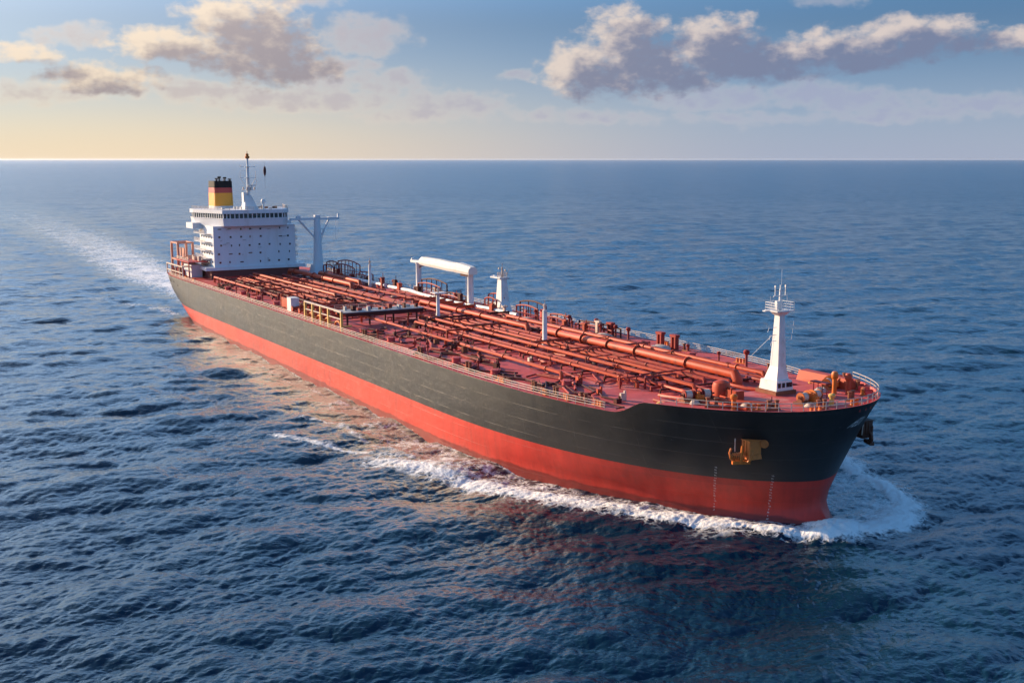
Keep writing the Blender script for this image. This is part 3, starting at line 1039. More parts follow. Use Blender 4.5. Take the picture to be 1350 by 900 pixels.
m_.box((112.6, -4.2, FD + 1.45), (1.0, .8, .3))
m_.tube((114.2, -5.6, FD), (114.2, -5.6, FD + 1.9), .12, n=6)
m_.path([(112, -5.8, FD + .3), (113.5, -6.4, FD + .5), (116, -6.2, FD + .3)], .14, 6)
part('rope_locker', m_, 'pipe_orange', ship, True)
m_ = MB()
for k in range(4):
    m_.tube((117.5 + k * .9, 7.6, FD), (117.5 + k * .9, 7.6, FD + 2.2), .07, n=5)
m_.box((118.9, 7.6, FD + 2.2), (3.2, 1.1, .18))
part('deck_table', m_, 'pipe_red', ship)
for k, (x0, y0, x1, y1) in enumerate(((105, -16, 121, -8.5), (100, -8, 116, -9.5), (111, -7.5, 120, -4), (104, -12, 110, -17), (99, 6, 110, 10), (98, 13, 110, 16), (98, 0, 108, -6), (96, -4, 109, -9))):
    zb = 16.35 if x0 > XS else 15.0
    if x0 < XS < x1:
        pts = [(x0, y0, 14.6), (XS - 1, y0 + (y1 - y0) * .5, 15.4), (XS, y0 + (y1 - y0) * .55, 16.3), (x1, y1, 16.3)]
    else:
        pts = [(x0, y0, zb), ((x0 + x1) / 2, y0, zb), (x1, y1, zb)]
    part('deck_pipe', MB().path(pts, .3, 8), random.choice(('pipe_orange', 'pipe_red')), ship, True)
for (x, y) in ((116.5, -12.4), (122.3, -6.2), (125.5, 0), (123.2, 8.2), (117.5, 15.6), (112.5, 18.2)):
    an = math.atan2(y, x - 104)
    c_ = dup(bitt0, (x, y, FD), ship, an + 1.57)
for (x, y) in ((121.0, -8.6), (126.6, -2.2), (125.6, 6.4), (120.6, 13.4)):
    dup(fair0, (x, y, FD), ship, math.atan2(y, x - 104) + 1.57)
for i in range(16):      # bulwark stays along the port bow
    k = len(EDGE) - 8 - i * 4
    x, y, z = EDGE[k]
    if x < 108:
        break
    m_ = MB().prism([(x - 1.3, -y * .90), (x - 1.2, -y * .89), (x - .3, -y * .972), (x - .4, -y * .98)], FD, FD + .75)
    part('bulwark_stay', m_, 'deck_paint', ship)


# ---- anchors
def hull_y(x, z):
    return half_breadth(x, z)


def anchor(x, side):
    z = 11.0
    y = side * hull_y(x, z)
    dy_ = (hull_y(x + .5, z) - hull_y(x - .5, z))
    nrm = Vector((-dy_, 1.0)).normalized()
    an = math.atan2(nrm.y * side, nrm.x)
    g_ = bpy.data.objects.new('anchor', None)
    COL.objects.link(g_)
    g_.parent = ship
    g_.location = (x, y, z)
    g_.rotation_euler = (0, 0, an)
    rusty = 'anchor_rust' if side < 0 else 'anchor_steel'
    g_.scale = (.92, .92, .92)
    m_ = MB()
    m_.box((.85, .35, .55), (2.1, 2.1, 2.0), rot=.7, bev=.1)
    m_.box((.85, .35, -.85), (2.3, 2.3, .7), rot=.7, taper=.9)
    m_.box((.85, .35, 1.62), (2.3, 2.3, .14), rot=.7)
    for q_ in (-.6, 0, .6):
        m_.box((.85 + .78 - q_ * .7, .35 - .82 - q_ * .75 + .1, .5), (.18, .18, 2.0), rot=.7)
    part('bolster', m_, rusty, g_)
    m_ = MB()
    m_.tube((2.1, -.9, .9), (2.0, -1.1, -1.9), .22, n=8)
    m_.box((1.7, -1.1, -1.75), (.7, 2.8, .5), rot=.35, bev=.15)
    for q_ in (-1, 1):
        m_.path([(1.8, -1.1 + q_ * 1.0, -1.7), (2.1, -1.1 + q_ * 1.5, -1.1), (2.0, -1.1 + q_ * 1.7, -.3), (1.7, -1.1 + q_ * 1.5, .3)], .19, 8)
    part('fluke', m_, 'orange_paint' if side < 0 else 'anchor_steel', g_, True)
    m_ = MB()
    for k in range(8):
        m_.path([(1.9, -2.4 + .26 * k, -1.3 - .05 * k), (2.2, -2.6 + .27 * k, -.8), (2.0, -2.3 + .26 * k, -.3 + .04 * k), (1.6, -2.1 + .24 * k, -.7)], .085, 6)
    part('chain', m_, 'orange_paint' if side < 0 else 'anchor_steel', g_, True)
    m_ = MB()
    for yy in (-2.1, .1):
        m_.tube((.5, yy, -.4 if yy < -1 else 1.6), (.7, yy, 3.1), .09, n=6)
    m_.tube((.7, -2.1, 3.1), (.7, .1, 3.1), .09, n=6)
    part('hawse_frame', m_, 'cream_rail', g_)
    m_ = MB().tube((.3, 2.1, 1.1), (1.1, 2.3, 1.1), .62, n=14)
    m_.tube((.2, 2.1, 1.1), (.35, 2.1, 1.1), .75, n=14)
    part('guide_wheel', m_, 'anchor_rust' if side < 0 else 'anchor_steel', g_, True)
    return g_


anchor(122.6, -1)
anchor(121.9, 1)


# ---- lettering: draft marks and the name at the bow, laid on the hull plating
def hull_text(txt, name, x_of, z_of, size, side=-1, slant=0.0, parent=ship):
    cu = bpy.data.curves.new('lettering', 'FONT')
    cu.body = txt
    cu.size = size
    cu.shear = slant
    tmp = bpy.data.objects.new('lettering', cu)
    COL.objects.link(tmp)
    dg = bpy.context.evaluated_depsgraph_get()
    me = bpy.data.meshes.new_from_object(tmp.evaluated_get(dg))
    bpy.data.objects.remove(tmp)
    # walk along the waterline of the plating so that the letters keep their width
    xs = [x_of]
    st = .04
    while len(xs) < 400:
        x = xs[-1]
        sl = (half_breadth(x + .05, z_of) - half_breadth(x - .05, z_of)) / .1
        xs.append(x - side * 1.0 * st / math.hypot(1, sl))
    for v in me.vertices:
        x = xs[int(min(399, max(0, v.co.x / st)))]
        z = z_of + v.co.y
        y = half_breadth(x, z)
        sl = (half_breadth(x + .05, z) - half_breadth(x - .05, z)) / .1
        n_ = math.hypot(1, sl)
        v.co = (x - sl / n_ * .05, side * (y + .05 / n_), z)
    me.materials.clear()
    me.materials.append(MATS['mark_white'])
    o = bpy.data.objects.new(name, me)
    COL.objects.link(o)
    o.parent = parent
    return o


hull_text("FEDI", 'bow_name', 128.35, 13.6, 1.7, side=1, slant=.25)
for x0_, zs_, xs_, ztop in ((118, (-1, .7, 2.4, 4.2, 5.9, 7.6), (115.2, 115.1, 115.7, 116.5, 117.3, 118.0), 7.4), (123, (-1, .5, 2.0, 3.6, 5.1, 6.6), (121.85, 121.6, 121.8, 122.3, 122.9, 123.45), 6.6)):
    for k in range(17):
        z_ = ztop - k * .46
        hull_text(str(18 - k) if k % 2 == 0 else "M", 'draft_mark', float(np.interp(z_, zs_, xs_)) - .2, z_, .34)

# ---- accommodation block
HX = -132.0
g = bpy.data.objects.new('deckhouse', None)
COL.objects.link(g)
g.parent = ship
g.location = (HX, -.6, DECK)
# lower tier in red, then five white storeys, then the bridge
m_ = MB().box((-13.0, 0, 1.35), (26, 30, 2.7))
part('lower_tier', m_, 'tier_red', g)
m_ = MB().prism([(-29, -16), (.9, -17), (.9, 17), (-29, 17)], 2.7, 3.75)
part('tier_deck', m_, 'house_white', g)
m_ = MB()
m_.prism([(-17, -13.9), (0, -13.9), (0, 13.9), (-17, 13.9)], 3.75, 17.1)
m_.prism([(-25, -11), (-17, -11), (-17, 11), (-25, 11)], 3.75, 12.6)
part('wall', m_, 'house_white', g)
for k, zz in enumerate((6.4, 9.1, 11.8, 14.5)):
    part('side_deck', MB().box((-10.5, -14.9, zz), (14.0, 2.0, .16)), 'house_white', g)
    part('side_deck', MB().box((-10.5, 14.9, zz), (14.0, 2.0, .16)), 'house_white', g)
    part('side_railing', rail_run([(-17.4 + 1.55 * i, -15.8, zz + .08) for i in range(10)], 1.05, r=.04), 'cream_rail', g)
    part('side_railing', rail_run([(-17.4 + 1.55 * i, 15.8, zz + .08) for i in range(10)], 1.05, r=.04), 'cream_rail', g)
# portholes of the front and the starboard side
wn = MB().box((0, 0, 0), (.12, .62, .58))
win0 = None
for r_, zz in enumerate((5.3, 8.0, 10.7, 13.4, 16.1)):
    for k in range(8):
        y = -11.8 + k * 3.35 + random.uniform(-.5, .5)
        if random.random() < .12:
            continue
        w_ = part('window', wn, 'dark_glass', g, loc=(.02, y, zz + random.uniform(-.15, .15))) if win0 is None else dup(win0, (.02, y, zz + random.uniform(-.15, .15)), g, 0, random.uniform(.75, 1.15))
        win0 = win0 or w_
for o in list(g.children):
    if o.name.startswith('window'):
        q_ = random.random()
        o.scale = (1, 1.9, .55) if q_ < .18 else ((1, .6, 1.1) if q_ < .4 else (1, 1, 1))
for r_, zz in enumerate((5.2, 7.9, 10.6, 13.3)):
    for k in range(5):
        for s_ in (-1, 1):
            w_ = dup(win0, (-2.4 - k * 3.1, 13.92 * s_, zz), g, math.pi / 2, 1.0)
for k in range(14):      # small fittings and lamps on the front
    m_ = MB().box((.14, random.uniform(-13, 13), random.uniform(4.4, 16.6)), (.3, random.choice((.25, .5, 1.1)), .14))
    part('wall_fitting', m_, 'grey_deck', g)
m_ = MB()
for k in range(20):
    z = 4.4 + k * .62
    m_.tube((-.6, 14.0, z), (-.6, 14.5, z), .05, n=4)
    m_.tube((-1.2, 14.5, z), (-.2, 14.5, z), .04, n=4)
part('ladder', m_, 'cream_rail', g)

# bridge
bpoly = [(3.0, -9.0), (1.8, -11.0), (-16.5, -15.8), (-20.5, -15.8), (-20.5, 15.8), (-16.5, 15.8), (1.8, 11.0), (3.0, 9.0)]


def off(poly, d):
    c_ = Vector((-8.0, 0.0))
    res = []
    for x, y in poly:
        v = Vector((x, y)) - c_
        res.append((c_.x + v.x * (1 + d / max(v.length, 1e-3)), c_.y + v.y * (1 + d / max(v.length, 1e-3))))
    return res


m_ = MB().prism(off(bpoly, -.3), 17.1, 19.6, bpoly)
part('bridge_wall', m_, 'house_white', g)
m_ = MB().prism(off(bpoly, -.35), 19.6, 21.2)
part('bridge_glass', m_, 'dark_glass', g)
m_ = MB().prism(off(bpoly, .3), 21.2, 22.4)
m_.prism(off(bpoly, .12), 19.45, 19.68)
part('bridge_roof', m_, 'house_white', g)
for i in range(len(bpoly)):
    p0, p1 = off(bpoly, -.28)[i], off(bpoly, -.28)[(i + 1) % len(bpoly)]
    if p0[0] < -17 and p1[0] < -17:
        continue
    L_ = math.hypot(p1[0] - p0[0], p1[1] - p0[1])
    n_ = max(1, round(L_ / 1.45))
    an = math.atan2(p1[1] - p0[1], p1[0] - p0[0])
    for k in range(n_):
        q_ = k / n_
        m_ = MB().box((p0[0] + (p1[0] - p0[0]) * q_, p0[1] + (p1[1] - p0[1]) * q_, 20.42), (.30, .24, 1.54), rot=an)
        part('mullion', m_, 'white_paint', g)
# starboard and port wing bulwarks below the bridge
for s_ in (-1, 1):
    m_ = MB().prism([(-13, s_ * 13.9), (-13, s_ * 17.2), (-20, s_ * 17.6), (-20, s_ * 13.9)][::s_ * -1 if s_ < 0 else -1], 16.0, 17.9)
    part('bridge_wing', m_, 'house_white', g)
part('roof_railing', rail_run([(2.9, y, 22.4) for y in np.linspace(-9, 9, 10)] + [(1.6, 11, 22.4)] + [(x, 11.2 + (1.6 - x) * .24, 22.4) for x in np.linspace(-1, -18, 9)], 1.0, r=.05), 'cream_rail', g)
part('roof_railing', rail_run([(2.9, -9, 22.4), (1.6, -11, 22.4)] + [(x, -11.2 - (1.6 - x) * .24, 22.4) for x in np.linspace(-1, -18, 9)], 1.0, r=.05), 'cream_rail', g)
for k in range(14):
    x, y = random.uniform(-14, 1.5), random.uniform(-9.5, 9.5)
    m_ = MB().box((x, y, 22.4 + .35), (random.uniform(.4, 1.2), random.uniform(.4, 1.2), random.uniform(.5, 1.0)))
    part('roof_box', m_, random.choice(('white_paint', 'orange_paint', 'grey_deck', 'white_paint', 'rust')), g)

# radar mast on the bridge roof
g = bpy.data.objects.new('radar_mast', None)
COL.objects.link(g)
g.parent = ship
g.location = (HX - 2.0, -1.6, DECK + 22.4)
m_ = MB()
m_.prism([(-2.4, -2.0), (2.0, -2.0), (2.0, 2.6), (-2.4, 2.6)], 0, 4.6, [(-1.1, -1.5), (.9, -1.5), (.9, .6), (-1.1, .6)])
m_.prism([(-1.1, -2.0), (.9, -2.0), (.9, -.8), (-1.1, -.8)], 2.4, 5.6)
part('mast_base', m_, 'white_paint', g)
m_ = MB().tube((0, 0, 4.6), (0, 0, 12.5), .58, .42, n=10)
m_.tube((0, 0, 12.5), (0, 0, 16.6), .42, .34, n=10)
part('mast_pole', m_, 'white_paint', g, True)
m_ = MB().lathe((0, 0, 16.6), [(.3, 0), (.75, .2), (.75, .8), (.4, 1.0), (.5, 1.2), (.5, 1.6), (.1, 1.8), (.08, 2.6)], 10)
part('masthead_light', m_, 'orange_paint', g, True)
for z, w_ in ((14.0, 2.6), (10.4, 2.6), (6.4, 2.4)):
    m_ = MB().box((0, 0, z), (.25, w_ * 2, .14))
    m_.box((.2, 0, z), (1.6, 2.4, .12))
    part('yardarm', m_, 'white_paint', g)
m_ = MB()
for s_ in (-1, 1):
    m_.tube((0, s_ * 2.6, 10.4), (0, s_ * 2.6, 12.6), .05, n=4)
    m_.tube((0, s_ * 2.6, 10.4), (0, s_ * 1.0, 7.6), .05, n=4)
    m_.tube((0, s_ * 2.3, 14), (0, s_ * 2.3, 14.6), .06, n=4)
m_.tube((0, -2.6, 12.6), (0, -.4, 12.6), .04, n=4)
m_.path([(0, 2.6, 10.4), (0, 3.0, 9), (0, 2.2, 6.6), (0, .6, 6.2)], .05, 5)
for k in range(4):
    m_.box((.5, -1.8 + k * 1.25, 6.9), (.3, .4, .8))
part('signal_rig', m_, 'cream_rail', g)
m_ = MB().box((.9, .9, 7.9), (.35, 2.6, .35))
m_.tube((.9, .9, 6.5), (.9, .9, 7.8), .25, n=8)
part('radar_scanner', m_, 'white_paint', g)
m_ = MB().lathe((1.0, 4.6, 0), [(.35, 0), (.3, 1.6), (.7, 2.0), (.8, 2.7), (.5, 3.3), (.02, 3.45)], 10)
part('satellite_dome', m_, 'white_paint', g, True)

# furled signal hanging from the yard (its own thing)
m_ = MB().lathe((0, 0, 0), [(.05, -.6), (.14, 0), (.42, .7), (.5, 1.9), (.38, 2.7), (.08, 3.2)], 8)
m_.tube((0, 0, -4), (0, 0, 4.6), .03, n=4)
loc_l = Vector((HX - 2.0, 2.9, 47.6))
flag = part('signal_flag', m_, 'flag_cloth', None, True)
flag.location = ship.matrix_world @ loc_l
flag['label'] = "dark furled signal flag hanging in the air beside the radar mast"
flag['category'] = "flag"

# funnel
g = bpy.data.objects.new('funnel', None)
COL.objects.link(g)
g.parent = ship
g.location = (-158.0, -4.3, 0)


def funnel_ring(z, k):
    pts = []
    hx, hy, b = 4.6 * k, 3.15 * k, 1.4
    for sx, sy, st in ((1, -1, 270), (1, 1, 0), (-1, 1, 90), (-1, -1, 180)):
        for j in range(6):
            an = R(st + 18 * j)
            pts.append((sx * (hx - b) + b * math.cos(an), sy * (hy - b) + b * math.sin(an), z))
    return pts


for nm, z0, z1, mm in (('funnel_base', 16.5, 37.2, 'house_white'), ('yellow_band', 37.2, 41.7, 'funnel_yellow'), ('red_band', 41.7, 43.5, 'funnel_red'), ('black_band', 43.5, 45.8, 'black_paint')):
    kz = lambda z: 1.06 - (z - 36) * .006
    m_ = MB().grid([funnel_ring(z0, kz(z0)), funnel_ring(z1, kz(z1))], close=True)
    if nm == 'black_band':
        m_.add(funnel_ring(z1, kz(z1)), [tuple(range(24))])
    part(nm, m_, mm, g, True)
for x, y, h in ((3.4, -2.2, 1.0), (2.2, 1.0, 1.3), (3.4, 2.4, .8), (-1, 0, 1.5)):
    m_ = MB().lathe((x, y, 45.8), [(.35, 0), (.35, h * .6), (.62, h * .7), (.62, h), (.02, h + .02)], 10)
    part('exhaust_pipe', m_, 'black_paint', g, True)
m_ = rail_run([(4.2, y, 45.8) for y in np.linspace(-2.6, 2.6, 6)], .8, n_bars=2, r=.04)
part('funnel_railing', m_, 'cream_rail', g)

# T-shaped stores crane on port by the house
g = bpy.data.objects.new('stores_crane', None)
COL.objects.link(g)
g.parent = ship
g.location = (-129.0, 20.2, DECK)
m_ = MB()
m_.prism([(-2.6, -2.6), (2.6, -2.6), (2.6, 2.6), (-2.6, 2.6)], 0, 3.4, [(-1.9, -1.9), (1.9, -1.9), (1.9, 1.9), (-1.9, 1.9)])
m_.tube((0, 0, 3.4), (0, 0, 10.5), 1.7, 1.35, n=14)
m_.tube((0, 0, 10.5), (0, 0, 18.6), 1.35, 1.1, n=14)
part('column', m_, 'house_white', g, True)
m_ = MB()
m_.box((0, -.8, 18.9), (1.2, 17.4, .75))
m_.box((0, 5.2, 18.9), (1.4, 2.6, 1.0))
m_.box((0, 7.6, 19.8), (.5, .5, 1.4))
m_.box((0, -6.6, 19.6), (1.0, 1.4, .8))
m_.box((0, 0, 19.7), (1.6, 1.8, .9))
part('jib', m_, 'house_white', g)
m_ = MB()
for s_ in (-1, 1):
    m_.tube((0, s_ * 1.0, 12.6), (0, -6.4 if s_ < 0 else 4.2, 18.5), .3, n=7)
    m_.tube((.9, s_ * 1.0, 11.8), (.6, -5.4 if s_ < 0 else 3.4, 17.8), .14, n=6)
m_.tube((0, 6.6, 18.5), (0, 6.6, 12), .05, n=4)
m_.tube((0, 7.2, 18.5), (0, 7.2, 14), .05, n=4)
part('brace', m_, 'house_white', g)

# aft gear on the starboard quarter: white frame, orange boat frame, railings
m_ = MB()
for x in (-160, -154, -148, -142.5, -138.5):
    m_.box((x, -23.4, DECK + 1.9), (.35, .35, 3.8))
m_.box((-149.3, -23.4, DECK + 3.8), (22.0, .4, .35))
m_.box((-149.3, -23.4, DECK + 1.7), (21.8, .3, .3))
m_.box((-140.5, -22.0, DECK + 3.8), (4.4, 3.0, .25))
part('mooring_frame', m_, 'cream_rail', ship)
m_ = MB()
for x in (-164.5, -155.5):
    for y in (-20.5, -15.5):
        m_.box((x, y, DECK + 5.4), (.7, .7, 10.8))
for z in (5, 10.6):
    m_.box((-160, -20.5, DECK + z), (9.6, .5, .5))
    m_.box((-160, -15.5, DECK + z), (9.6, .5, .5))
    m_.box((-164.5, -18, DECK + z), (.5, 5.6, .5))
    m_.box((-155.5, -18, DECK + z), (.5, 5.6, .5))
m_.box((-160, -18, DECK + 7.2), (6, .3, 3))
m_.box((-158, -18.5, DECK + 3.2), (1.2, 1.0, 5))
m_.tube((-164.5, -20.5, DECK + .5), (-152.5, -16.5, DECK + 5), .2, n=6)
part('boat_frame', m_, 'tier_pink', ship, label="tall red-brown steel frame at the stern")
m_ = MB().box((-145.5, -18.6, DECK + 5.3), (17, 6.4, .3))
for x in (-153, -146, -138):
    m_.box((x, -21.4, DECK + 2.6), (.35, .35, 5.2))
part('quarter_platform', m_, 'deck_paint', ship)
part('platform_railing', rail_run([(-153.5 + 2 * i, -21.6, DECK + 5.45) for i in range(9)], 1.1, r=.045), 'cream_rail', ship)
m_ = MB().box((-146, -18.2, DECK + 2.1), (11, 3.6, 4.2))
part('quarter_house', m_, 'house_white', ship)
m_ = MB()
for k in range(4):
    m_.box((-151.5 + k * 3.6, -17.6 + .5 * (k % 2), DECK + 6.1), (1.2, 1.0, 1.2 + .5 * (k % 2)))
    m_.tube((-150.5 + k * 3.4, -20, DECK + 5.4), (-150.5 + k * 3.4, -20, DECK + 7.6), .09, n=5)
part('quarter_gear', m_, 'cream_rail', ship)
for (x, y, rz) in ((-156, -20.6, .6), (-151, -20.5, .0), (-158.5, 12, 1.5)):
    m_ = MB()
    m_.box((0, 0, .3), (3.6, 2.4, .6))
    m_.tube((0, -1.1, 1.3), (0, 1.1, 1.3), .75, n=12)
    for q_ in (-1.1, 1.1):
        m_.tube((0, q_ - .1, 1.3), (0, q_ + .1, 1.3), 1.2, n=14)
    m_.box((1.3, .4, 1.1), (1.0, 1.2, 1.4))
    o_ = part('mooring_winch', m_, 'pipe_red', ship, True, loc=(x, y, DECK))
    o_.rotation_euler = (0, 0, rz)
for k in range(3):      # fairlead openings in the stern quarter plating
    x = -152 + k * 6
    z = 12.6 - .8 * (k == 2)
    y = half_breadth(x, z)
    m_ = MB().box((x, -y + .02, z), (1.1, .2, .55 + .5 * (k == 0)), bev=.06)
    part('hull_fairlead', m_, 'black_paint', ship)
aft_ring = [p for p in EDGE0 if p[0] < -156.5]
aft_ring = [(p[0] + .3, p[1] * .985, DECK) for p in aft_ring][::3]
part('railing', rail_run(aft_ring, 1.15), 'cream_rail', ship)
part('railing', rail_run([(x, -y, z) for x, y, z in aft_ring], 1.15), 'cream_rail', ship)

# deck gear sits a little to starboard of the hull's centreline
for o in ship.children:
    if o.name.split('.')[0] not in ('upper_hull', 'lower_hull', 'main_deck', 'forecastle_deck', 'bulwark_lining', 'railing', 'anchor', 'bow_name', 'draft_mark', 'bulwark_stay', 'hull_fairlead', 'mooring_bitt', 'roller_fairlead'):
        o.location.y -= 1.3

# ------------------------------------------------------------------ the sea


def ocean_tile(N, L, lam_lo, lam_hi, alpha, lam_p, wind, seed, levels):
    rng = np.random.default_rng(seed)
    k1 = 2 * np.pi * np.fft.fftfreq(N, L / N)
    kx, ky = np.meshgrid(k1, k1, indexing='ij')
    k = np.hypot(kx, ky)
    k[0, 0] = 1e-6
    kp = 2 * np.pi / lam_p
    th = np.arctan2(ky, kx) - wind
    sp = np.where(k < kp * 1.6, 12.0, np.where(k < kp * 4, 7.0, 4.0))
    D = np.abs(np.cos(th / 2)) ** (2 * sp)
    P = alpha * k ** -4.0 * np.minimum(1.0, (3.0 * kp / k)) ** .45 * np.exp(-1.25 * (kp / k) ** 2) * D
    P[(k > 2 * np.pi / lam_lo) | (k < 2 * np.pi / lam_hi)] = 0
    P[0, 0] = 0
    dk = 2 * np.pi / L
    A = np.sqrt(P * dk * dk) * (rng.normal(size=(N, N)) + 1j * rng.normal(size=(N, N))) / np.sqrt(2)
    res = []
    for lc in levels:
        F = A * np.exp(-(k * lc / (2 * np.pi)) ** 4) if lc else A
        h = np.fft.ifft2(F).real * N * N
        sx = np.fft.ifft2(-1j * kx / k * F).real * N * N
        sy = np.fft.ifft2(-1j * ky / k * F).real * N * N
        res.append(np.stack([h, sx, sy], -1).astype(np.float32))
    return res


def sample(tile, L, X, Y):
    N = tile.shape[0]
    u = (X / L * N) % N
    v = (Y / L * N) % N
    i = np.floor(u).astype(np.int64)
    j = np.floor(v).astype(np.int64)
    fu = (u - i)[..., None].astype(np.float32)
    fv = (v - j)[..., None].astype(np.float32)
    i %= N
    j %= N
    i1 = (i + 1) % N
    j1 = (j + 1) % N
    return (tile[i, j] * (1 - fu) * (1 - fv) + tile[i1, j] * fu * (1 - fv) + tile[i, j1] * (1 - fu) * fv + tile[i1, j1] * fu * fv)


WIND = R(-70)
ALPHA = 0.0155
LEV = [0, 4.0, 8.0, 16.0, 32.0, 64.0]
big = ocean_tile(2048, 620.0, 2.4, 300.0, ALPHA, 38.0, WIND, 3, LEV)
small = ocean_tile(1024, 83.0, 0.22, 2.4, ALPHA * 3.2, 38.0, WIND, 5, [0])[0]

# polar sheet round the camera's foot: fine where it is looked at, coarser elsewhere, out to the horizon
az_f = np.linspace(-29, 29, 1400)
az_l = -29 - np.cumsum(np.geomspace(.06, 6.0, 60))
az_l = az_l[az_l > -179]
azs = np.radians(np.concatenate([[-180.0], az_l[::-1], az_f, -az_l, [180.0]]))
inv = np.linspace(1 / 100.0, 1 / 6000.0, 980)
dist = np.concatenate([np.array([3, 12, 25, 40, 55, 68, 78, 86, 92, 96]), 1 / inv, np.geomspace(6500, 90000, 50)])
DD, AA = np.meshgrid(dist, azs, indexing='ij')
X = DD * np.sin(AA)
Y = DD * np.cos(AA)
spac = np.gradient(dist)
spacing = np.maximum(spac[:, None] * .55, DD * np.radians(58 / 1400))
spacing = np.broadcast_to(spacing, X.shape)
az_gap = np.gradient(azs)
spacing = np.maximum(spacing, DD * az_gap[None, :] * .8)

lvl_need = np.clip(np.log2(np.maximum(spacing * 1.9, 1e-3) / 4.0) + 1, 0, 4.2)
disp = np.zeros(X.shape + (3,), np.float32)
for i in range(len(LEV)):
    w_ = np.clip(1 - np.abs(lvl_need - i), 0, 1)
    sel = w_ > 0
    if sel.any():
        disp[sel] += sample(big[i], 620.0, X[sel], Y[sel]) * w_[sel][:, None].astype(np.float32)
sm_w = np.clip(1.6 - spacing / .55, 0, 1)
sel = sm_w > 0
c30, s30 = math.cos(.6), math.sin(.6)
disp[sel] += sample(small, 83.0, X[sel] * c30 + Y[sel] * s30, -X[sel] * s30 + Y[sel] * c30) * sm_w[sel][:, None].astype(np.float32) * np.array([1, 0, 0], np.float32)
disp *= np.clip((26000 - DD) / 18000, 0, 1)[..., None].astype(np.float32)

# ship coordinates of every sea point
lx = (X - SHIP_O.x) * math.cos(YAW) + (Y - SHIP_O.y) * math.sin(YAW)
ly = -(X - SHIP_O.x) * math.sin(YAW) + (Y - SHIP_O.y) * math.cos(YAW)


def seg_dist(px, py, pts):
    """distance to a polyline and the running parameter 0..1 along it"""
    best = np.full(px.shape, 1e9)
    par = np.zeros(px.shape)
    side = np.zeros(px.shape)
    n = len(pts) - 1
    for i in range(n):
        (x0, y0), (x1, y1) = pts[i], pts[i + 1]
        ex, ey = x1 - x0, y1 - y0
        q_ = np.clip(((px - x0) * ex + (py - y0) * ey) / (ex * ex + ey * ey), 0, 1)
        d = np.hypot(px - x0 - q_ * ex, py - y0 - q_ * ey)
        b = d < best
        best = np.where(b, d, best)
        par = np.where(b, (i + q_) / n, par)
        side = np.where(b, np.sign(ex * (py - y0) - ey * (px - x0)), side)
    return best, par, side


near = (np.abs(ly) < 80) & (lx > -1800) & (lx < 160)
NX, NY = lx[near], ly[near]
foam = np.zeros(NX.shape)
aer = np.zeros(NX.shape)
lift = np.zeros(NX.shape)
calm = np.ones(NX.shape)
wob = sample(big[2], 620.0, NX * 2.3 + 40, NY * 2.3)
wob2 = sample(big[1], 620.0, NX * 4.1, NY * 4.1 + 90)
NXr, NYr = NX, NY
NX = NX + wob[:, 1] * 1.2 + wob2[:, 0] * 1.2
NY = NY + wob[:, 2] * 1.2 + wob2[:, 1] * 1.2
G = lambda d, w: np.exp(-(d / w) ** 2)
# starboard bow wave: leaves the stem, runs aft and away from the hull
SB = [(129.8, 1.0), (128.6, -4.6), (124.8, -8.6), (119.6, -12.0), (114.4, -15.8), (108.8, -19.6), (102.6, -23.6), (96, -27.4), (88, -30.4), (80, -33.6), (72, -37.0), (64, -40.2), (54, -42.8)]
SB_IN = -1 if seg_dist(np.array([80.0]), np.array([-27.0]), SB)[2][0] < 0 else 1
d, p, s_ = seg_dist(NX, NY, SB)
endf = np.clip((1.0 - p) / .08, 0, 1)
foam = np.maximum(foam, G(d, 2.5 + 1.9 * p) * np.clip(1.3 - .40 * p, 0, 1.15) * endf)
inner = s_ > 0 if SB_IN > 0 else s_ < 0
foam = np.maximum(foam, np.where(inner, .88, .6) * G(d, np.where(inner, 4.6 + 4.5 * p, 2.4 + 1.0 * p)) * endf * (1 - .2 * p))
for off_, k_ in ((3.5, .74), (6.5, .68), (10.0, .62)):
    foam = np.maximum(foam, np.where(inner, k_ * G(d - off_ * (.3 + p), .9), 0) * endf * np.clip(p * 4, 0, 1))
lift += .55 * G(d, 2.6 + 2.0 * p) * (1 - .45 * p)
# secondary crest further aft
d2, p2, s2 = seg_dist(NX, NY, [(60, -39), (50, -43), (42, -46), (31, -52)])
foam = np.maximum(foam, .75 * G(d2, 1.4) * np.clip(np.minimum(p2, 1 - p2) * 6 + .2, 0, 1))
d2, p2, s2 = seg_dist(NX, NY, [(60, -36), (46, -38), (34, -38), (24, -41)])
foam = np.maximum(foam, .62 * G(d2, 1.6))
lift += .5 * G(d2, 3)
# port bow wave
PB = [(129.6, -2.5), (131.0, 3.0), (131.3, 8.0), (128.6, 13.6), (123.6, 18.8), (117, 22.6), (108, 25.6), (98, 29.0), (86, 33)]
d, p, s_ = seg_dist(NX, NY, PB)
foam = np.maximum(foam, G(d, 3.6) * np.clip(1.35 - .4 * p, 0, 1.2))
lift += .8 * G(d, 3.0) * (1 - .6 * p)
inside = (s_ > 0) & (NX > 96) & (NY > 0) & (d < 16)
aer = np.maximum(aer, np.where(inside, np.clip(1 - d / 16, 0, 1), 0))
foam = np.maximum(foam, np.where(inside, .66 * np.clip(1.2 - d / 18, 0, 1), 0))
fill = (NX > 112) & (NX < 133) & (NY > -2) & (np.abs(NY) - 0 < 16) & (s_ > 0)
foam = np.maximum(foam, np.where(fill, .98 * np.clip(1.25 - d / 9.0, 0, 1), 0))
# stem pile-up
d = np.hypot(NX - 127.5, NY)
foam = np.maximum(foam, G(d, 4.6))
lift += .9 * G(d, 3.5)
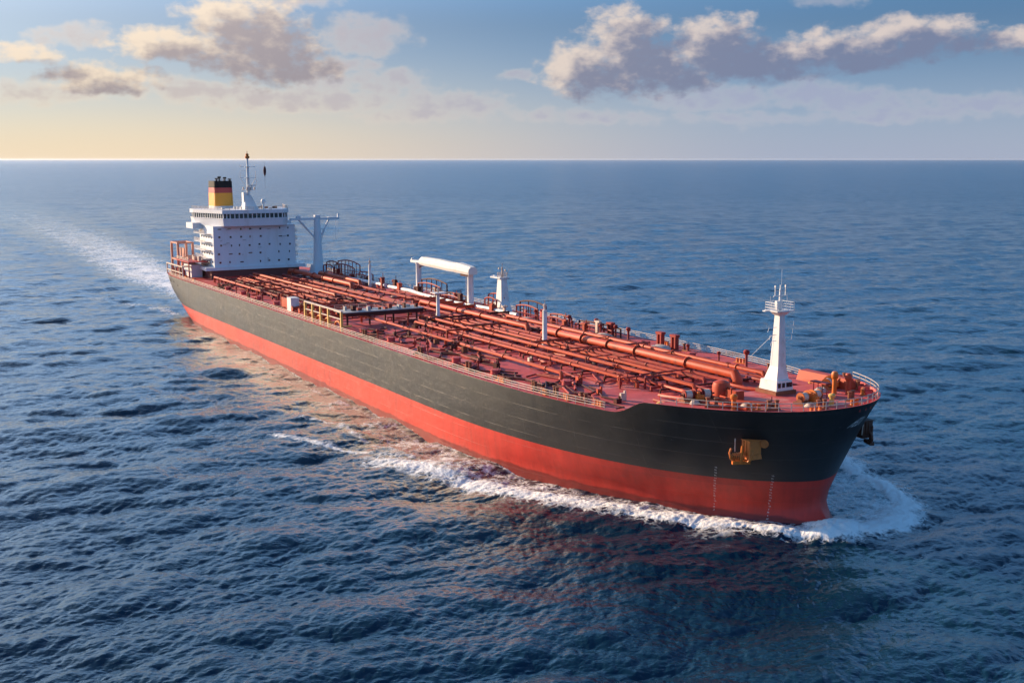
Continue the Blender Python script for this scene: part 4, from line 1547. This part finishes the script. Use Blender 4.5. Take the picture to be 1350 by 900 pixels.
# froth hugging the hull and the churned strip between hull and bow wave
NX, NY = NXr, NYr
hb_wl = np.interp(NX, np.linspace(-163, 127, 600), [half_breadth(float(q_), -0.008 * float(q_)) for q_ in np.linspace(-163, 127, 600)], left=0, right=0)
dh = np.abs(NY) - hb_wl
hullside = (NX > -164) & (NX < 126) & (dh > -1.5)
foam = np.maximum(foam, np.where(hullside, .50 * np.exp(-np.abs(dh) / 1.3), 0))
strip = hullside & (dh < 14) & (NY < 0)
foam = np.maximum(foam, np.where(strip, (.50 + .10 * np.clip(NX / 100, -1, 1)) * np.clip((NX + 60) / 120, 0, 1) * np.clip(1.2 - np.abs(dh - 5.0) / 9, 0, 1), 0))
d2, p2, s2 = seg_dist(NX, NY, [(92, -26.5), (70, -28), (54, -28.4), (38, -27.6), (24, -28.6), (2, -29.6), (-22, -30.4), (-50, -31)])
foam = np.maximum(foam, .66 * G(d2, .9) * (1 - .5 * p2))
calm = np.where(hullside & (dh < 10), .85 + .015 * np.clip(dh, 0, 10), calm)
# wake astern
dw = np.abs(NY - np.interp(-NX, [160, 300, 480, 760, 1450], [0, -2, 9, 17, 17]))
wid = 14 + 16 * np.clip((-NX - 160) / 500, 0, 1.6)
wk = (NX < -158)
fade = np.clip((-NX - 160) / 8, 0, 1) * np.clip(1.0 - (-NX - 160) / 1500, 0, 1)
foam = np.maximum(foam, np.where(wk, .95 * fade * np.clip(1.4 - dw / wid, 0, 1) * (1 - .35 * np.clip((-NX - 160) / 600, 0, 1)), 0))
aer = np.maximum(aer, np.where(wk, .55 * fade * np.clip(1.5 - dw / wid, 0, 1), 0))
calm = np.where(wk & (dw < wid * 1.2), np.minimum(calm, .55), calm)
d2, p2, s2 = seg_dist(NX, NY, [(-150, -25), (-166, -26), (-185, -32), (-215, -42)])
foam = np.maximum(foam, .74 * G(d2, 2.6 + 2 * p2) * (1 - .6 * p2))
FO = np.zeros(X.shape, np.float32)
AE = np.zeros(X.shape, np.float32)
FO[near] = foam
AE[near] = aer
disp[near] *= calm[:, None].astype(np.float32)
LI = np.zeros(X.shape, np.float32)
LI[near] = lift
rough_f = sample(small, 83.0, X * 1.7, Y * 1.7)[..., 0]
PX = X + disp[..., 1] * 1.3
PY = Y + disp[..., 2] * 1.3
PZ = disp[..., 0] + LI + np.clip(FO - .3, 0, 1) * np.where(spacing < 1.2, rough_f * 1.3 + .08, 0)
co = np.stack([PX, PY, PZ], -1).reshape(-1, 3).astype(np.float32)
nr, nc = X.shape
idx = np.arange(nr * nc, dtype=np.int32).reshape(nr, nc)
quads = np.stack([idx[:-1, :-1], idx[:-1, 1:], idx[1:, 1:], idx[1:, :-1]], -1).reshape(-1, 4)[:, ::-1]
fq = np.maximum(FO, 0).reshape(-1)[quads].max(1)
far_att = np.clip(np.log10(np.maximum(spacing, .05) / .15) / 2.0, 0, 1).astype(np.float32).reshape(-1)
FOf, AEf = FO.reshape(-1), AE.reshape(-1)


def sea_mesh(name, faces, m):
    used, inv_ = np.unique(faces.reshape(-1), return_inverse=True)
    me = bpy.data.meshes.new(name)
    me.vertices.add(len(used))
    me.vertices.foreach_set('co', co[used].reshape(-1))
    me.loops.add(faces.size)
    me.loops.foreach_set('vertex_index', inv_.astype(np.int32))
    me.polygons.add(len(faces))
    me.polygons.foreach_set('loop_start', np.arange(0, faces.size, 4, dtype=np.int32))
    me.polygons.foreach_set('use_smooth', np.ones(len(faces), bool))
    for nm, arr in (('foam', FOf), ('aerated', AEf), ('distance', far_att)):
        at = me.attributes.new(nm, 'FLOAT', 'POINT')
        at.data.foreach_set('value', arr[used])
    me.update(calc_edges=True)
    me.materials.append(m)
    o = bpy.data.objects.new(name, me)
    COL.objects.link(o)
    return o


m = bpy.data.materials.new('sea_water')
m.use_nodes = True
q = NT(m.node_tree)
p = q.n['Principled BSDF']
outn = q.n['Material Output']
pos = q.add('ShaderNodeNewGeometry').outputs['Position']


def attr(nm):
    nd = q.add('ShaderNodeAttribute')
    nd.attribute_name = nm
    return nd.outputs['Fac']


fo, ae, fa = attr('foam'), attr('aerated'), attr('distance')
deep = (0.0035, 0.024, 0.048)
q.l.new(q.mix(q.m('MULTIPLY', ae, .8), deep, (0.06, 0.17, 0.22)), p.inputs['Base Color'])
q.put(p.inputs['Roughness'], q.m('MULTIPLY_ADD', q.m('MULTIPLY', fa, fa), .18, .05))
p.inputs['IOR'].default_value = 1.333
b = q.add('ShaderNodeBump')
b.inputs['Distance'].default_value = 1.0
wv = q.vm('MULTIPLY', pos, (1.0, 1.35, 1.0))
h1 = q.noise(wv, 1.1, 4.0, .55, dist=.6)
h2 = q.noise(wv, .22, 3.0, .5, dist=.3)
hh = q.m('ADD', q.m('MULTIPLY', h1, .12), q.m('MULTIPLY', q.m('MULTIPLY', h2, 1.6), fa))
q.l.new(hh, b.inputs['Height'])
b.inputs['Strength'].default_value = .9
wn = q.add('ShaderNodeTexNoise')
q.put(wn.inputs['Vector'], q.vm('MULTIPLY', pos, (.10, .22, .1)))
wn.inputs['Scale'].default_value = 1.0
wn.inputs['Detail'].default_value = 5.0
wn.inputs['Roughness'].default_value = .6
wv2 = q.vm('MULTIPLY', q.vm('SUBTRACT', wn.outputs['Color'], (.5, .5, .5)), (.9, 1.1, 0))
sc_ = q.add('ShaderNodeVectorMath', operation='SCALE')
q.put(sc_.inputs[0], wv2)
q.put(sc_.inputs['Scale'], q.m('MULTIPLY', q.step(fa, .45, 1.0), 1.0))
q.l.new(q.vm('NORMALIZE', q.vm('ADD', b.outputs[0], sc_.outputs[0])), p.inputs['Normal'])
# foam: soft froth plus lacy filaments
n1 = q.noise(pos, .55, 8.0, .68, dist=.8)
n2 = q.noise(pos, 2.6, 6.0, .65)
n0 = q.noise(pos, .14, 4.0, .6, dist=.5)
mixn = q.m('ADD', q.m('MULTIPLY', n0, .35), q.m('ADD', q.m('MULTIPLY', n1, .42), q.m('MULTIPLY', n2, .23)))
froth = q.step(q.m('ADD', fo, q.m('MULTIPLY', q.m('SUBTRACT', mixn, .5), 3.3)), .56, .95)
vo = q.add('ShaderNodeTexVoronoi', feature='DISTANCE_TO_EDGE')
q.put(vo.inputs['Vector'], q.vm('ADD', pos, q.comb(q.m('MULTIPLY', n1, 5.0), q.m('MULTIPLY', q.noise(pos, .5, 6.0, .65), 6.0), 0.0)))
vo.inputs['Scale'].default_value = .42
lace = q.m('MULTIPLY', q.m('SUBTRACT', 1.0, q.step(vo.outputs['Distance'], .0, .13)), q.step(q.m('ADD', fo, q.m('MULTIPLY', q.m('SUBTRACT', q.noise(pos, .12, 3.0), .5), 1.2)), .30, .60))
ff = q.m('MAXIMUM', q.m('MULTIPLY', lace, .75), froth)
ff = q.m('MULTIPLY', ff, q.step(fo, .02, .12))
fb_ = q.add('ShaderNodeBsdfPrincipled')
q.put(fb_.inputs['Base Color'], q.mix(n2, (.78, .80, .81), (.90, .90, .90)))
fb_.inputs['Roughness'].default_value = .75
b2 = q.add('ShaderNodeBump')
b2.inputs['Distance'].default_value = .35
b2.inputs['Strength'].default_value = .8
q.l.new(q.m('ADD', n1, q.m('MULTIPLY', n2, .4)), b2.inputs['Height'])
q.l.new(b2.outputs[0], fb_.inputs['Normal'])
mx = q.add('ShaderNodeMixShader')
q.l.new(ff, mx.inputs[0])
q.l.new(p.outputs[0], mx.inputs[1])
q.l.new(fb_.outputs[0], mx.inputs[2])
q.l.new(mx.outputs[0], outn.inputs[0])

sea = sea_mesh('sea', quads[fq <= .30], m)
sea['kind'] = 'structure'
froth_o = sea_mesh('sea_foam', quads[fq > .30], m)
froth_o['kind'] = 'stuff'
froth_o['label'] = "white foam of the bow wave and wake around the tanker"
froth_o['category'] = "foam"
